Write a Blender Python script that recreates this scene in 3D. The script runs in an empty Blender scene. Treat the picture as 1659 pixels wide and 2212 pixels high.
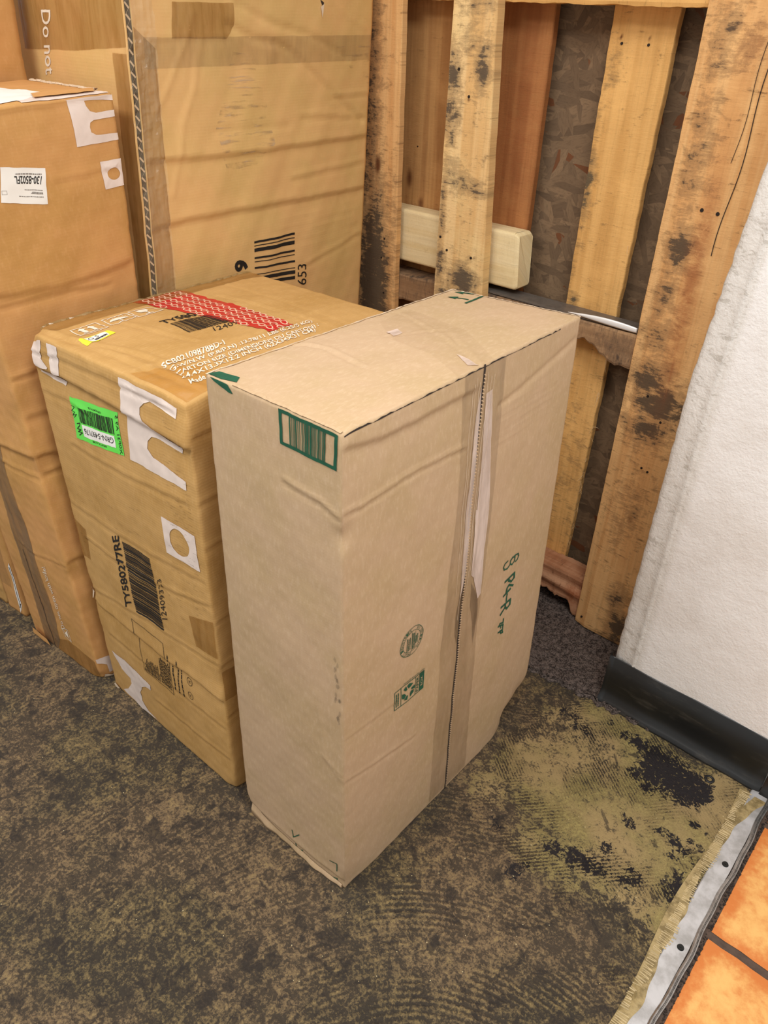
import bpy, bmesh, math, random
import numpy as np
from mathutils import Vector, Matrix, noise
random.seed(7); rng = np.random.default_rng(7)
SC = bpy.context.scene; COL = SC.collection
# ------------------------------------------------------------------ camera, world, lights, exposure
cam = bpy.data.cameras.new('camera'); camo = bpy.data.objects.new('camera', cam); COL.objects.link(camo)
cam.sensor_fit = 'VERTICAL'; cam.sensor_height = 24.0; cam.lens = 1646.91 / 2212 * 24.0
fw = Vector((-.53616658, .63440417, -.55682739)); rt = Vector((.75164505, .65901211, .02706958)); up = rt.cross(fw)
camo.matrix_world = Matrix(((rt.x, up.x, -fw.x, 0), (rt.y, up.y, -fw.y, 0), (rt.z, up.z, -fw.z, 1.55), (0, 0, 0, 1)))
cam.clip_start = .02; SC.camera = camo
SC.view_settings.view_transform = 'Standard'; SC.view_settings.look = 'None'
SC.view_settings.exposure = 0.0; SC.view_settings.gamma = 1.0; SC.view_settings.use_curve_mapping = False
w = bpy.data.worlds.new('world'); SC.world = w; w.use_nodes = True
w.node_tree.nodes['Background'].inputs[0].default_value = (1.0, .99, .98, 1)
w.node_tree.nodes['Background'].inputs[1].default_value = .62

def area(name, loc, target, sx, sy, power, col):
    l = bpy.data.lights.new(name, 'AREA'); l.shape = 'RECTANGLE'; l.size = sx; l.size_y = sy; l.energy = power; l.color = col
    o = bpy.data.objects.new(name, l); COL.objects.link(o); o.location = loc
    o.rotation_euler = (Vector(target) - Vector(loc)).to_track_quat('-Z', 'Y').to_euler(); return o
area('ceiling_light', (0.25, 0.30, 2.62), (0.25, 0.30, 0), 1.2, .6, 36, (1.0, .985, .96))
area('ceiling_light', (-1.3, -0.5, 2.62), (-1.3, -0.5, 0), 1.2, .6, 30, (1.0, .98, .95))
area('ceiling_light', (-1.0, 0.95, 2.64), (-1.0, 0.95, 0), 1.2, .3, 2, (1.0, .98, .95))

# ------------------------------------------------------------------ measured data (metres, in the plane of each box face)
BX={'A': [(-0.908, 0.627, 0), (-0.612, 0.637, 0), (-0.609, 1.316, 0), (-0.9, 1.3, 0), (-0.897, 0.634, 1.077), (-0.614, 0.636, 1.079), (-0.616, 1.271, 1.079), (-0.878, 1.225, 1.079)], 'B': [(-1.465, 0.638, 0), (-0.968, 0.641, 0), (-0.975, 1.2, 0), (-1.46, 1.2, 0), (-1.455, 0.624, 1.0), (-0.977, 0.644, 1.0), (-1.0, 1.208, 1.0), (-1.45, 1.187, 1.0)], 'C': [(-1.82, 0.6, 0), (-1.501, 0.619, 0), (-1.501, 0.885, 0), (-1.82, 0.885, 0), (-1.82, 0.56, 1.375), (-1.5, 0.572, 1.372), (-1.502, 0.921, 1.388), (-1.822, 0.915, 1.388)], 'D': [(-2.25, 0.895, 0), (-1.5, 0.897, 0), (-1.5, 1.584, 0), (-2.25, 1.584, 0), (-2.25, 0.992, 1.9), (-1.5, 0.994, 1.9), (-1.5, 1.692, 1.9), (-2.25, 1.692, 1.9)], 'F': [(-1.978, 0.6, 0), (-1.893, 0.61, 0), (-1.88, 0.88, 0), (-1.965, 0.88, 0), (-1.95, 0.61, 1.85), (-1.84, 0.615, 1.85), (-1.84, 0.945, 1.85), (-1.95, 0.945, 1.85)]}
DIM={'A': [0.2962, 0.679, 1.077], 'B': [0.497, 0.559, 1.0], 'C': [0.3196, 0.266, 1.375], 'D': [0.75, 0.687, 1.9], 'F': [0.0856, 0.2703, 1.85]}
P={
'A_code':[[0.171,1.0192],[0.2864,1.0168],[0.2898,1.0745],[0.1699,1.0766]],
'A_green_top':[[-0.0036,0.008],[0.0133,0.029],[0.048,0.0239],[0.0495,0.0013],[0.021,0.0008]],
'A_green_front':[[0.0169,1.0812],[0.0526,1.0805],[0.0607,1.0755],[0.0517,1.0736],[0.0197,1.0768]],
'A_m1':[[0.1478,0.0737],[0.151,0.0518],[0.1687,0.0761]],
'A_m2':[[0.1531,0.0062],[0.1564,-0.0148],[0.1726,0.0003]],
'A_m3':[[0.2571,0.0732],[0.2766,0.0805],[0.2763,0.0535]],
'A_m4':[[0.253,-0.0114],[0.2744,-0.0017],[0.2743,-0.0123]],
'A_grime':[[0.2872,0.649],[0.288,0.6263],[0.289,0.6129],[0.2887,0.5799],[0.2897,0.5728],[0.2893,0.5315],[0.2903,0.5183]],
'A_cr1':[[0.1782,0.9576],[0.2496,0.9512],[0.2939,0.9388]],
'A_cr2':[[0.2376,0.5266],[0.253,0.3901],[0.2925,0.3572]],
'A_cr3':[[0.0091,0.0363],[0.2903,0.0298]],
'A_cr4':[[0.2437,0.3981],[0.2949,0.3726]],
'As_cr1':[[0.0015,1.0541],[0.0916,1.0387],[0.3041,1.0395]],
'As_cr2':[[0.0016,0.9493],[0.0413,0.9445],[0.1748,0.9521],[0.3035,0.9415]],
'As_cr3':[[0.4038,0.9824],[0.4856,0.9956],[0.6815,1.0363]],
'As_cr4':[[0.0023,0.3582],[0.0737,0.3377],[0.2023,0.3121]],
'As_cr5':[[0.0029,0.4725],[0.1377,0.4595]],
'A_seam':[[0.3502,1.0653],[0.3408,0.8705],[0.3377,0.5996],[0.335,0.33],[0.3431,-0.0063]],
'A_tapeL':[[0.2912,1.0685],[0.2969,0.8232],[0.2828,0.6325],[0.276,0.4817],[0.278,0.3331],[0.2791,0.0018]],
'A_tapeR':[[0.4142,1.0631],[0.4158,0.8684],[0.4118,0.7168],[0.4054,0.571],[0.4044,0.3481],[0.4202,-0.0011]],
'A_whiteR':[[0.3582,0.7949],[0.4021,0.7745],[0.3983,0.6818],[0.4017,0.5746],[0.3913,0.5667],[0.3701,0.6327],[0.3604,0.6441],[0.3576,0.7419]],
'A_whiteR2':[[0.3583,1.0225],[0.3777,1.0247],[0.403,0.7741],[0.3618,0.7932],[0.3615,0.9085]],
'A_whiteL':[[0.344,1.0432],[0.3438,0.9509],[0.3422,0.8605],[0.3422,0.772],[0.3386,0.6563],[0.3294,0.6046],[0.3259,0.6745],[0.3254,0.8002],[0.3293,0.903],[0.3327,0.9892]],
'A_darkL':[[0.339,0.6386],[0.3264,0.6103],[0.3208,0.5711],[0.3213,0.5107],[0.3301,0.4851],[0.3331,0.5508],[0.3436,0.6]],
'A_darkR':[[0.3651,0.6236],[0.3936,0.5653],[0.3991,0.5088],[0.393,0.4386],[0.3831,0.4993],[0.3668,0.5612]],
'A_stamp':[[0.1772,0.5955],[0.2224,0.5998],[0.1361,0.5917],[0.2037,0.6276],[0.1549,0.5591]],
'A_rec':[[0.1376,0.4444],[0.2242,0.4353],[0.2235,0.4868],[0.137,0.4923]],
'A_recurl':[[0.1538,0.4947],[0.2237,0.4892],[0.2234,0.493],[0.1535,0.4992]],
'A_recl1':[[0.1536,0.4905],[0.1546,0.4426]],
'A_recl2':[[0.1998,0.4867],[0.2009,0.4403]],
'A_recl3':[[0.2117,0.4855],[0.2126,0.4393]],
'A_h8':[[0.5322,0.5825],[0.5402,0.5848],[0.5438,0.5914],[0.5402,0.6],[0.5314,0.6018],[0.5193,0.5999],[0.5132,0.5958]],
'A_h8b':[[0.5191,0.601],[0.5281,0.5974],[0.5285,0.5874],[0.52,0.5811],[0.5126,0.5867],[0.5126,0.5961],[0.5191,0.601]],
'A_h8c':[[0.5014,0.6003],[0.4908,0.5986],[0.4867,0.5916],[0.4909,0.5827],[0.5022,0.5801],[0.5123,0.5853]],
'A_hP':[[0.5363,0.55],[0.5012,0.5449]],
'A_hP2':[[0.5359,0.5478],[0.5368,0.5364],[0.5276,0.5309],[0.5163,0.5394],[0.5149,0.547]],
'A_h4':[[0.5368,0.5146],[0.5202,0.5254],[0.5141,0.5201],[0.5119,0.5084]],
'A_h4b':[[0.5271,0.5104],[0.5043,0.504]],
'A_hd':[[0.5174,0.5012],[0.5181,0.4805]],
'A_hR':[[0.5357,0.4748],[0.4992,0.4745]],
'A_hR2':[[0.5361,0.4725],[0.5359,0.4602],[0.5255,0.4543],[0.5169,0.4628],[0.516,0.4716]],
'A_hR3':[[0.5173,0.4635],[0.5002,0.4526]],
'A_hZ':[[0.5159,0.4302],[0.5152,0.4199],[0.5024,0.4247],[0.5003,0.4172]],
'A_hF':[[0.5162,0.4139],[0.4971,0.4193]],
'A_hF2':[[0.5162,0.4139],[0.5155,0.4035]],
'A_hF3':[[0.5077,0.4159],[0.5074,0.4089]],
'A_hp':[[0.5162,0.3995],[0.4992,0.3999]],
'A_hp2':[[0.5138,0.3992],[0.518,0.3884],[0.5104,0.3906],[0.5062,0.4014]],
'A_arr1':[[0.0547,0.6743],[0.0179,0.6606]],
'A_arr2':[[0.0711,0.6297],[0.0293,0.6195]],
'A_arrb':[[0.0831,0.6053],[0.0779,0.6761]],
'A_tcr1':[[0.0102,0.202],[0.0226,0.2146],[0.0667,0.2196],[0.1618,0.199]],
'A_tcr2':[[0.035,0.4655],[0.1794,0.3976],[0.3057,0.3313]],
'A_tcr3':[[0.0942,0.3354],[0.1498,0.439],[0.2972,0.3373]],
'A_ttape':[[0.308,0.2732],[0.3178,0.3775],[0.1747,0.4613],[0.0194,0.5005],[0.0389,0.3907],[0.1213,0.3275],[0.2097,0.3159]],
'A_tw':[[0.0845,0.3539],[0.0856,0.3833],[0.1087,0.3698],[0.1076,0.3447]],
'A_tw2':[[0.2414,0.3445],[0.2763,0.3412],[0.3023,0.3364],[0.2825,0.3189]],
'B_label':[[0.1131,0.8019],[0.2826,0.8218],[0.277,0.909],[0.1163,0.8934]],
'B_lcode':[[0.1417,0.8462],[0.2595,0.8592],[0.2593,0.892],[0.1381,0.8774]],
'B_lwhite':[[0.1467,0.8165],[0.2577,0.8311],[0.2572,0.8551],[0.1463,0.8436]],
'B_ltext':[[0.2532,0.8504],[0.1531,0.838],[0.1533,0.8259],[0.2521,0.8382]],
'B_lgta':[[0.2255,0.825],[0.1795,0.819],[0.1804,0.8151],[0.2264,0.8212]],
'B_lnum':[[0.2245,0.8952],[0.1798,0.8907],[0.1799,0.8864],[0.2248,0.8914]],
'B_lhand':[[0.1265,0.8383],[0.1397,0.8438],[0.136,0.8366],[0.1234,0.8268],[0.1386,0.8285],[0.1269,0.8209],[0.1421,0.8227],[0.1288,0.8138]],
'B_lhand2':[[0.1149,0.8734],[0.1255,0.8734],[0.1143,0.8629],[0.1256,0.8632],[0.115,0.8529],[0.1323,0.8603],[0.1192,0.8491]],
'B_lside':[[0.2691,0.8209],[0.2687,0.9015],[0.2776,0.9044],[0.2782,0.8243]],
'B_P1':[[0.3127,0.9918],[0.4746,0.9868],[0.4686,0.9621],[0.3975,0.9706],[0.3823,0.9638],[0.3689,0.9507],[0.3671,0.9366],[0.3754,0.9277],[0.4035,0.9212],[0.4715,0.9092],[0.4679,0.8911],[0.4025,0.8978],[0.3813,0.8957],[0.3673,0.8823],[0.3649,0.867],[0.3808,0.8551],[0.4229,0.8466],[0.4705,0.8377],[0.4691,0.8194],[0.3048,0.8236],[0.3095,0.9195]],
'B_P2':[[0.0097,0.9858],[0.054,0.9924],[0.0448,0.9541],[0.0678,0.9409],[0.0643,0.9366],[0.0167,0.9299],[0.0084,0.9508]],
'B_P3':[[0.0759,0.9936],[0.112,0.9942],[0.1079,0.936],[0.0802,0.9297],[0.0756,0.9528]],
'B_P4':[[0.0137,0.9257],[0.1199,0.9314],[0.1056,0.9117],[0.013,0.9147]],
'B_O':[[0.3784,0.642],[0.4764,0.6419],[0.4744,0.7229],[0.3787,0.7268]],
'B_Oc':[[0.424,0.6848],[0.4525,0.6816],[0.4295,0.7193]],
'B_star':[[0.0333,0.1529],[0.0924,0.1573],[0.1464,0.1549],[0.1998,0.1433],[0.1959,0.1248],[0.1744,0.1213],[0.1538,0.1065],[0.1362,0.0735],[0.1377,0.0451],[0.1587,0.019],[0.2005,0.0141],[0.1279,0.0076],[0.0448,0.0186],[0.0735,0.0426],[0.0977,0.0779],[0.0961,0.0971],[0.0645,0.1098]],
'B_ttl':[[0.2013,0.405],[0.201,0.5996],[0.1735,0.5846],[0.1695,0.3844]],
'B_code':[[0.2141,0.3958],[0.3153,0.3992],[0.3105,0.5928],[0.2098,0.588]],
'B_num':[[0.3385,0.445],[0.3377,0.5543],[0.322,0.5426],[0.3172,0.4326]],
'B_spec':[[0.1878,0.1916],[0.3047,0.1873],[0.3021,0.3531],[0.1817,0.3561]],
'B_specT1':[[0.1915,0.1954],[0.2554,0.1964],[0.253,0.2506],[0.2101,0.2457]],
'B_specT1b':[[0.1887,0.196],[0.2023,0.1996],[0.2022,0.2859],[0.1964,0.2931]],
'B_specT2':[[0.2577,0.198],[0.3006,0.1976],[0.3032,0.2856],[0.2608,0.2836]],
'B_specT3':[[0.2616,0.2949],[0.2764,0.2953],[0.2797,0.3482],[0.2593,0.331]],
'B_sl1':[[0.3179,0.2147],[0.3127,0.3249]],
'B_sl2':[[0.3333,0.2145],[0.3354,0.2904]],
'B_sl2b':[[0.3495,0.2151],[0.3456,0.327]],
'B_c1':[[0.3771,0.281],[0.3861,0.2736],[0.3766,0.292]],
'B_c2':[[0.3752,0.2385],[0.3845,0.2325],[0.3741,0.2514]],
'B_tp1':[[0.4269,0.4196],[0.5052,0.4245],[0.4979,0.5232],[0.4181,0.5]],
'B_tp2':[[-0.0122,0.4474],[0.0428,0.4539],[0.0534,0.5456],[-0.0019,0.5556]],
'B_cr1':[[-0.0091,0.9253],[0.1212,0.9275],[0.2213,0.9248],[0.3095,0.9195],[0.4756,0.9082]],
'B_cr2':[[-0.0182,0.8718],[0.097,0.8796],[0.1721,0.8732]],
'B_cr3':[[0.0439,0.5188],[0.1411,0.5148],[0.3198,0.5288],[0.4974,0.5657]],
'B_cr4':[[0.007,0.3165],[0.0232,0.3026],[0.1862,0.3031],[0.3136,0.2994],[0.3843,0.307],[0.5021,0.2968]],
'B_cr5':[[-0.0069,0.347],[0.2269,0.3866],[0.5023,0.4047]],
'B_cr6':[[-0.0084,0.9594],[0.1221,0.9719],[0.2777,0.9757],[0.4594,0.975]],
'B_cr7':[[0.0865,0.7772],[0.2688,0.7771],[0.4611,0.7897]],
'B_cr8':[[0.2187,0.0995],[0.4054,0.103],[0.509,0.111]],
'B_flap':[[0.0059,0.3236],[-0.0047,0.3533],[-0.0244,0.3374],[-0.0203,0.3191]],
'Bt_red':[[-0.0186,0.2284],[0.0179,0.2407],[0.1189,0.2625],[0.1997,0.2725],[0.3,0.2875],[0.3364,0.3051],[0.359,0.3038],[0.3687,0.3262],[0.3658,0.3593],[0.328,0.3782],[0.2633,0.3678],[0.1489,0.3602],[0.0667,0.3605],[-0.0121,0.3532]],
'Bt_black':[[0.2675,0.2878],[0.2649,0.3614],[0.2436,0.3743],[0.1564,0.3669]],
'Bt_ic1':[[0.115,0.049],[0.1122,0.111],[0.0667,0.1086],[0.0716,0.0497]],
'Bt_ic2':[[0.1053,0.1206],[0.1014,0.1825],[0.0617,0.1789],[0.0632,0.1218]],
'Bt_ic3':[[0.1061,0.1842],[0.1048,0.2439],[0.0651,0.2323],[0.0609,0.1848]],
'Bt_yel':[[0.1651,0.0315],[0.1504,0.102],[0.1247,0.0997],[0.1341,0.0327]],
'Bt_yelw':[[0.1594,0.0447],[0.1491,0.0893],[0.1283,0.0913],[0.1372,0.0389]],
'Bt_ty':[[0.1806,0.189],[0.1861,0.2696],[0.1594,0.2679],[0.1583,0.1936]],
'Bt_code':[[0.2553,0.1964],[0.2688,0.2886],[0.1961,0.2838],[0.1887,0.1987]],
'Bt_num':[[0.2881,0.2336],[0.2879,0.2932],[0.2723,0.2979],[0.2673,0.2423]],
'Bt_w1':[[0.3586,0.0616],[0.3613,0.2],[0.3421,0.2088],[0.3385,0.0692]],
'Bt_w2':[[0.386,0.0583],[0.3983,0.3983],[0.377,0.4094],[0.3665,0.0658]],
'Bt_w3':[[0.4093,0.0546],[0.4243,0.3918],[0.4055,0.4008],[0.3902,0.062]],
'Bt_w4':[[0.4303,0.0495],[0.4383,0.3688],[0.418,0.3793],[0.4117,0.0567]],
'Bt_w5':[[0.4529,0.0488],[0.4557,0.1352],[0.4383,0.1422],[0.4347,0.0559]],
'Bt_cr1':[[0.0776,-0.0303],[0.155,-0.0128],[0.2697,-0.0086],[0.4718,0.0041]],
'Bt_cr2':[[0.1127,0.026],[0.2176,0.0569],[0.3063,0.0754],[0.4102,0.0687]],
'Bt_cr3':[[0.1023,0.3838],[0.4133,0.4148]],
'Bt_cr4':[[0.104,0.1407],[0.2971,0.1756]],
'Bt_shine':[[0.4104,0.0296],[0.4868,0.0101],[0.4884,0.0472],[0.4346,0.0899],[0.3936,0.0813]],
'Bt_edge':[[-0.0069,0.0086],[0.0001,0.5373],[0.0417,0.5222],[0.0043,0.2497],[0.0345,0.0048]],
'C_P1':[[0.191,1.3714],[0.1937,1.2918],[0.2649,1.2931],[0.2641,1.3052],[0.2281,1.307],[0.2207,1.3129],[0.2192,1.3224],[0.221,1.3298],[0.2275,1.3334],[0.2633,1.3343],[0.2632,1.3459],[0.2329,1.3451],[0.2232,1.3492],[0.2186,1.3574],[0.2176,1.3667]],
'C_P0':[[0.2704,0.2122],[0.3144,0.1978],[0.3463,0.2481],[0.2827,0.2785]],
'C_P0s':[[0.1893,1.3825],[0.191,1.3714],[0.2179,1.3667],[0.2597,1.3708],[0.2622,1.3724]],
'C_O':[[0.2293,1.2081],[0.2688,1.2091],[0.2668,1.2579],[0.2273,1.2595]],
'C_Oc':[[0.2486,1.2333],[0.2618,1.2319],[0.25,1.2495]],
'C_lab':[[0.0599,1.2224],[0.1288,1.2036],[0.1368,1.2655],[0.0726,1.2799]],
'C_labt':[[0.129,1.2533],[0.0885,1.2619],[0.0877,1.2485],[0.1253,1.24]],
'C_lab1':[[0.1289,1.2549],[0.0889,1.2638],[0.0894,1.2663],[0.1294,1.2576]],
'C_lab2':[[0.1253,1.2289],[0.0993,1.2354],[0.0999,1.2368],[0.1253,1.2305]],
'C_lab3':[[0.1245,1.2171],[0.0878,1.2262],[0.0881,1.228],[0.1249,1.2191]],
'C_lab4':[[0.1248,1.2227],[0.1059,1.2269],[0.1094,1.2305],[0.1249,1.2266]],
'C_labb':[[0.0724,1.2335],[0.0644,1.2353],[0.0656,1.242],[0.0732,1.2403]],
'C_doc':[[0.1103,0.1769],[0.099,0.2155],[0.2444,0.2305],[0.2481,0.1219]],
'C_cr0':[[0.0916,1.3689],[0.1522,1.3694],[0.1963,1.3772],[0.2658,1.3707]],
'C_cr1':[[0.0224,1.0577],[0.1266,1.0463],[0.2473,1.0563]],
'C_cr2':[[0.0182,1.0398],[0.137,1.0344],[0.2045,1.0278]],
'C_cr3':[[-0.0016,0.8919],[0.0407,0.8957]],
'C_cr4':[[-0.0,0.7069],[0.0202,0.7076],[0.0398,0.704]],
'C_cr5':[[0.0032,0.4138],[0.0229,0.4147],[0.0409,0.4129]],
'C_cr6':[[0.1573,1.2407],[0.2215,1.2429],[0.2663,1.2419]],
'C_cr7':[[0.0015,0.6493],[0.0188,0.6565],[0.0308,0.6633]],
'Cf_cr1':[[0.1737,0.6935],[0.3195,0.7069]],
'Cf_cr2':[[0.1755,0.6458],[0.3175,0.6493]],
'Cf_cr3':[[0.1218,0.3824],[0.1692,0.3735],[0.3173,0.4011]],
'Cf_seam':[[0.1177,0.2809],[0.1044,-0.0189]],
'Cf_tapeL':[[0.0953,0.5466],[0.073,0.367],[0.0649,0.1732],[0.0348,0.0525],[0.0648,-0.0236]],
'Cf_tapeR':[[0.1682,0.6832],[0.1786,0.5883],[0.1727,0.499],[0.1739,0.3958],[0.178,0.2659],[0.1128,-0.0287]],
'Cf_text':[[0.2106,0.138],[0.2183,0.358],[0.1943,0.3415],[0.185,0.1181]],
'Cf_icon':[[0.2206,0.0905],[0.2157,0.1365],[0.1875,0.1242],[0.1893,0.0925]],
'Cf_tape2':[[0.1072,-0.0272],[0.2895,-0.0176],[0.3026,0.0976],[0.1998,0.0895]],
'C_wt':[[-0.0093,0.0851],[-0.0085,0.0703],[0.0254,0.0489],[0.0258,0.0171],[0.0375,0.0178],[0.0445,0.0415],[0.0369,0.0759]],
'F_lab':[[0.0646,0.0087],[0.1051,0.045],[0.0975,0.2062],[0.0718,0.1891]],
'F_tape':[[0.0076,0.1322],[0.0249,0.0669],[0.0624,0.1799],[0.0384,0.2092]],
'D_code':[[0.2861,0.9474],[0.4239,0.9333],[0.4232,1.0504],[0.2885,1.052]],
'D_9':[[0.2631,0.9848],[0.2712,1.0133],[0.2246,1.0187],[0.2245,0.9925]],
'D_653':[[0.465,0.9091],[0.4643,0.9652],[0.4327,0.9695],[0.4329,0.916]],
'D_cr1':[[0.0175,1.2593],[0.1086,1.2542],[0.27,1.2501],[0.4535,1.252],[0.6859,1.2522]],
'D_cr2':[[0.009,1.1235],[0.0973,1.1295],[0.3099,1.1285],[0.684,1.1243]],
'D_cr3':[[0.2627,1.5351],[0.3716,1.4961],[0.4603,1.4819],[0.6033,1.4324]],
'D_cr4':[[0.2338,1.4987],[0.3,1.4747],[0.3625,1.4658],[0.4151,1.4481],[0.4803,1.4053],[0.5506,1.356],[0.6605,1.2903]],
'D_cr5':[[0.5509,1.3497],[0.6783,1.3497]],
'D_cr6':[[0.5432,1.5451],[0.6037,1.514],[0.6619,1.4931]],
'D_cr7':[[0.467,0.9628],[0.5654,0.9828],[0.6747,1.0068]],
'D_cr8':[[0.4529,1.3144],[0.6712,1.2964]],
'D_cr9':[[0.4245,1.1806],[0.6849,1.1902]],
'D_cr10':[[0.1471,1.5219],[0.1296,1.4768],[0.0655,1.3731],[0.0198,1.3204]],
'D_cr11':[[0.1637,1.4741],[0.1389,1.3847],[0.1048,1.3191],[0.0907,1.2449],[0.067,1.1862]],
'D_cr12':[[0.5938,1.1028],[0.6755,0.9948]],
'D_cr13':[[0.0593,1.4742],[0.2285,1.4739]],
'D_cr14':[[0.19,1.3004],[0.4055,1.2958]],
'D_hole':[[0.5079,1.5389],[0.527,1.5321],[0.4991,1.5176]],
'D_gr':[[0.2008,1.282],[0.3416,1.2945],[0.3087,1.3681],[0.2096,1.3562]],
'D_tape':[[0.0935,1.4759],[0.2285,1.4739],[0.253,1.4961],[0.2513,1.5374],[0.0997,1.5373]],
'D_vtape':[[0.0514,0.9937],[0.0148,1.0016],[0.0114,1.221],[0.0189,1.4708],[0.047,1.4705]],
'D_ftape':[[0.489,1.4803],[0.6996,1.4757],[0.7262,1.5108],[0.492,1.511]],
'D_vtapef':[[0.7366,1.4704],[0.7424,1.0186],[0.7104,1.1891],[0.6874,1.4206],[0.6917,1.473]],
'D_txt':[[0.4426,1.5146],[0.4165,1.3658],[0.4568,1.3716],[0.4824,1.5156]],
'E_sh':[[0.2421,1.5136],[0.2585,1.4134]],
}
YEL= [(-0.536, 1.142, 0.09, 0.9), (-0.403, 1.139, 0.1, 1), (-0.447, 1.28, 0.09, 0.95), (-0.298, 1.168, 0.09, 1), (-0.202, 1.207, 0.08, 1), (-0.128, 1.291, 0.07, 1), (-0.079, 1.418, 0.05, 1), (-0.472, 1.421, 0.05, 0.9), (-0.562, 1.359, 0.05, 0.7), (-0.374, 0.989, 0.07, 0.8), (-0.185, 1.059, 0.09, 0.7), (-0.12, 1.146, 0.08, 0.8), (-0.065, 1.24, 0.06, 0.9), (-0.27, 1.01, 0.08, 0.6), (-0.09, 1.012, 0.05, 0.7), (-0.112, 0.872, 0.05, 0.5), (-0.556, 1.034, 0.05, 0.6), (-0.397, 0.761, 0.1, 0.3), (-0.287, 1.389, 0.1, 1), (-0.158, 1.363, 0.09, 1), (-0.402, 1.442, 0.07, 1), (-0.039, 1.339, 0.05, 1), (-0.118, 1.434, 0.05, 1), (-0.223, 1.303, 0.09, 0.9), (-0.235, 0.82, 0.1, 0.3)]
BLK= [(-0.41, 1.431, 0.012, 1.0), (-0.371, 1.419, 0.016, 1.0), (-0.335, 1.423, 0.02, 1.0), (-0.3, 1.416, 0.03, 1.0), (-0.258, 1.406, 0.035, 1.0), (-0.218, 1.396, 0.04, 1.0), (-0.182, 1.393, 0.035, 1.0), (-0.151, 1.403, 0.025, 1.0), (-0.275, 1.363, 0.03, 1.0), (-0.232, 1.348, 0.035, 1.0), (-0.182, 1.34, 0.03, 1.0), (-0.155, 1.357, 0.022, 1.0), (-0.13, 1.379, 0.015, 1.0), (-0.298, 1.323, 0.018, 1.0), (-0.255, 1.308, 0.018, 1.0), (-0.253, 1.2, 0.013, 1.0), (-0.236, 1.189, 0.012, 1.0), (-0.215, 1.227, 0.008, 1.0), (-0.176, 1.223, 0.016, 1.0), (-0.146, 1.219, 0.016, 1.0), (-0.133, 1.289, 0.01, 1.0), (-0.123, 1.292, 0.01, 1.0), (-0.119, 1.242, 0.01, 1.0), (-0.096, 1.239, 0.012, 1.0), (-0.098, 1.285, 0.008, 1.0), (-0.115, 1.209, 0.014, 1.0), (-0.134, 1.178, 0.014, 1.0), (-0.171, 1.085, 0.02, 1.0), (-0.087, 1.193, 0.012, 1.0), (-0.179, 1.057, 0.02, 1.0), (-0.094, 1.135, 0.025, 1.0), (-0.094, 1.1, 0.03, 1.0), (-0.064, 1.087, 0.02, 1.0), (-0.526, 1.382, 0.016, 1.0), (-0.487, 1.386, 0.014, 1.0), (-0.45, 1.368, 0.014, 1.0), (-0.43, 1.356, 0.012, 1.0), (-0.476, 1.354, 0.012, 1.0), (-0.491, 1.264, 0.006, 1.0), (-0.343, 1.017, 0.02, 1.0), (-0.294, 1.032, 0.03, 1.0), (-0.243, 1.042, 0.03, 1.0), (-0.251, 1.101, 0.02, 1.0), (-0.359, 0.947, 0.008, 1.0), (-0.467, 0.982, 0.02, 1.0), (-0.374, 0.916, 0.025, 1.0)]
# ------------------------------------------------------------------ helpers
def lin(r, g, b):
    f = lambda c: c / 12.92 if c <= .04045 else ((c + .055) / 1.055) ** 2.4
    return (f(r / 255), f(g / 255), f(b / 255), 1)

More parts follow.
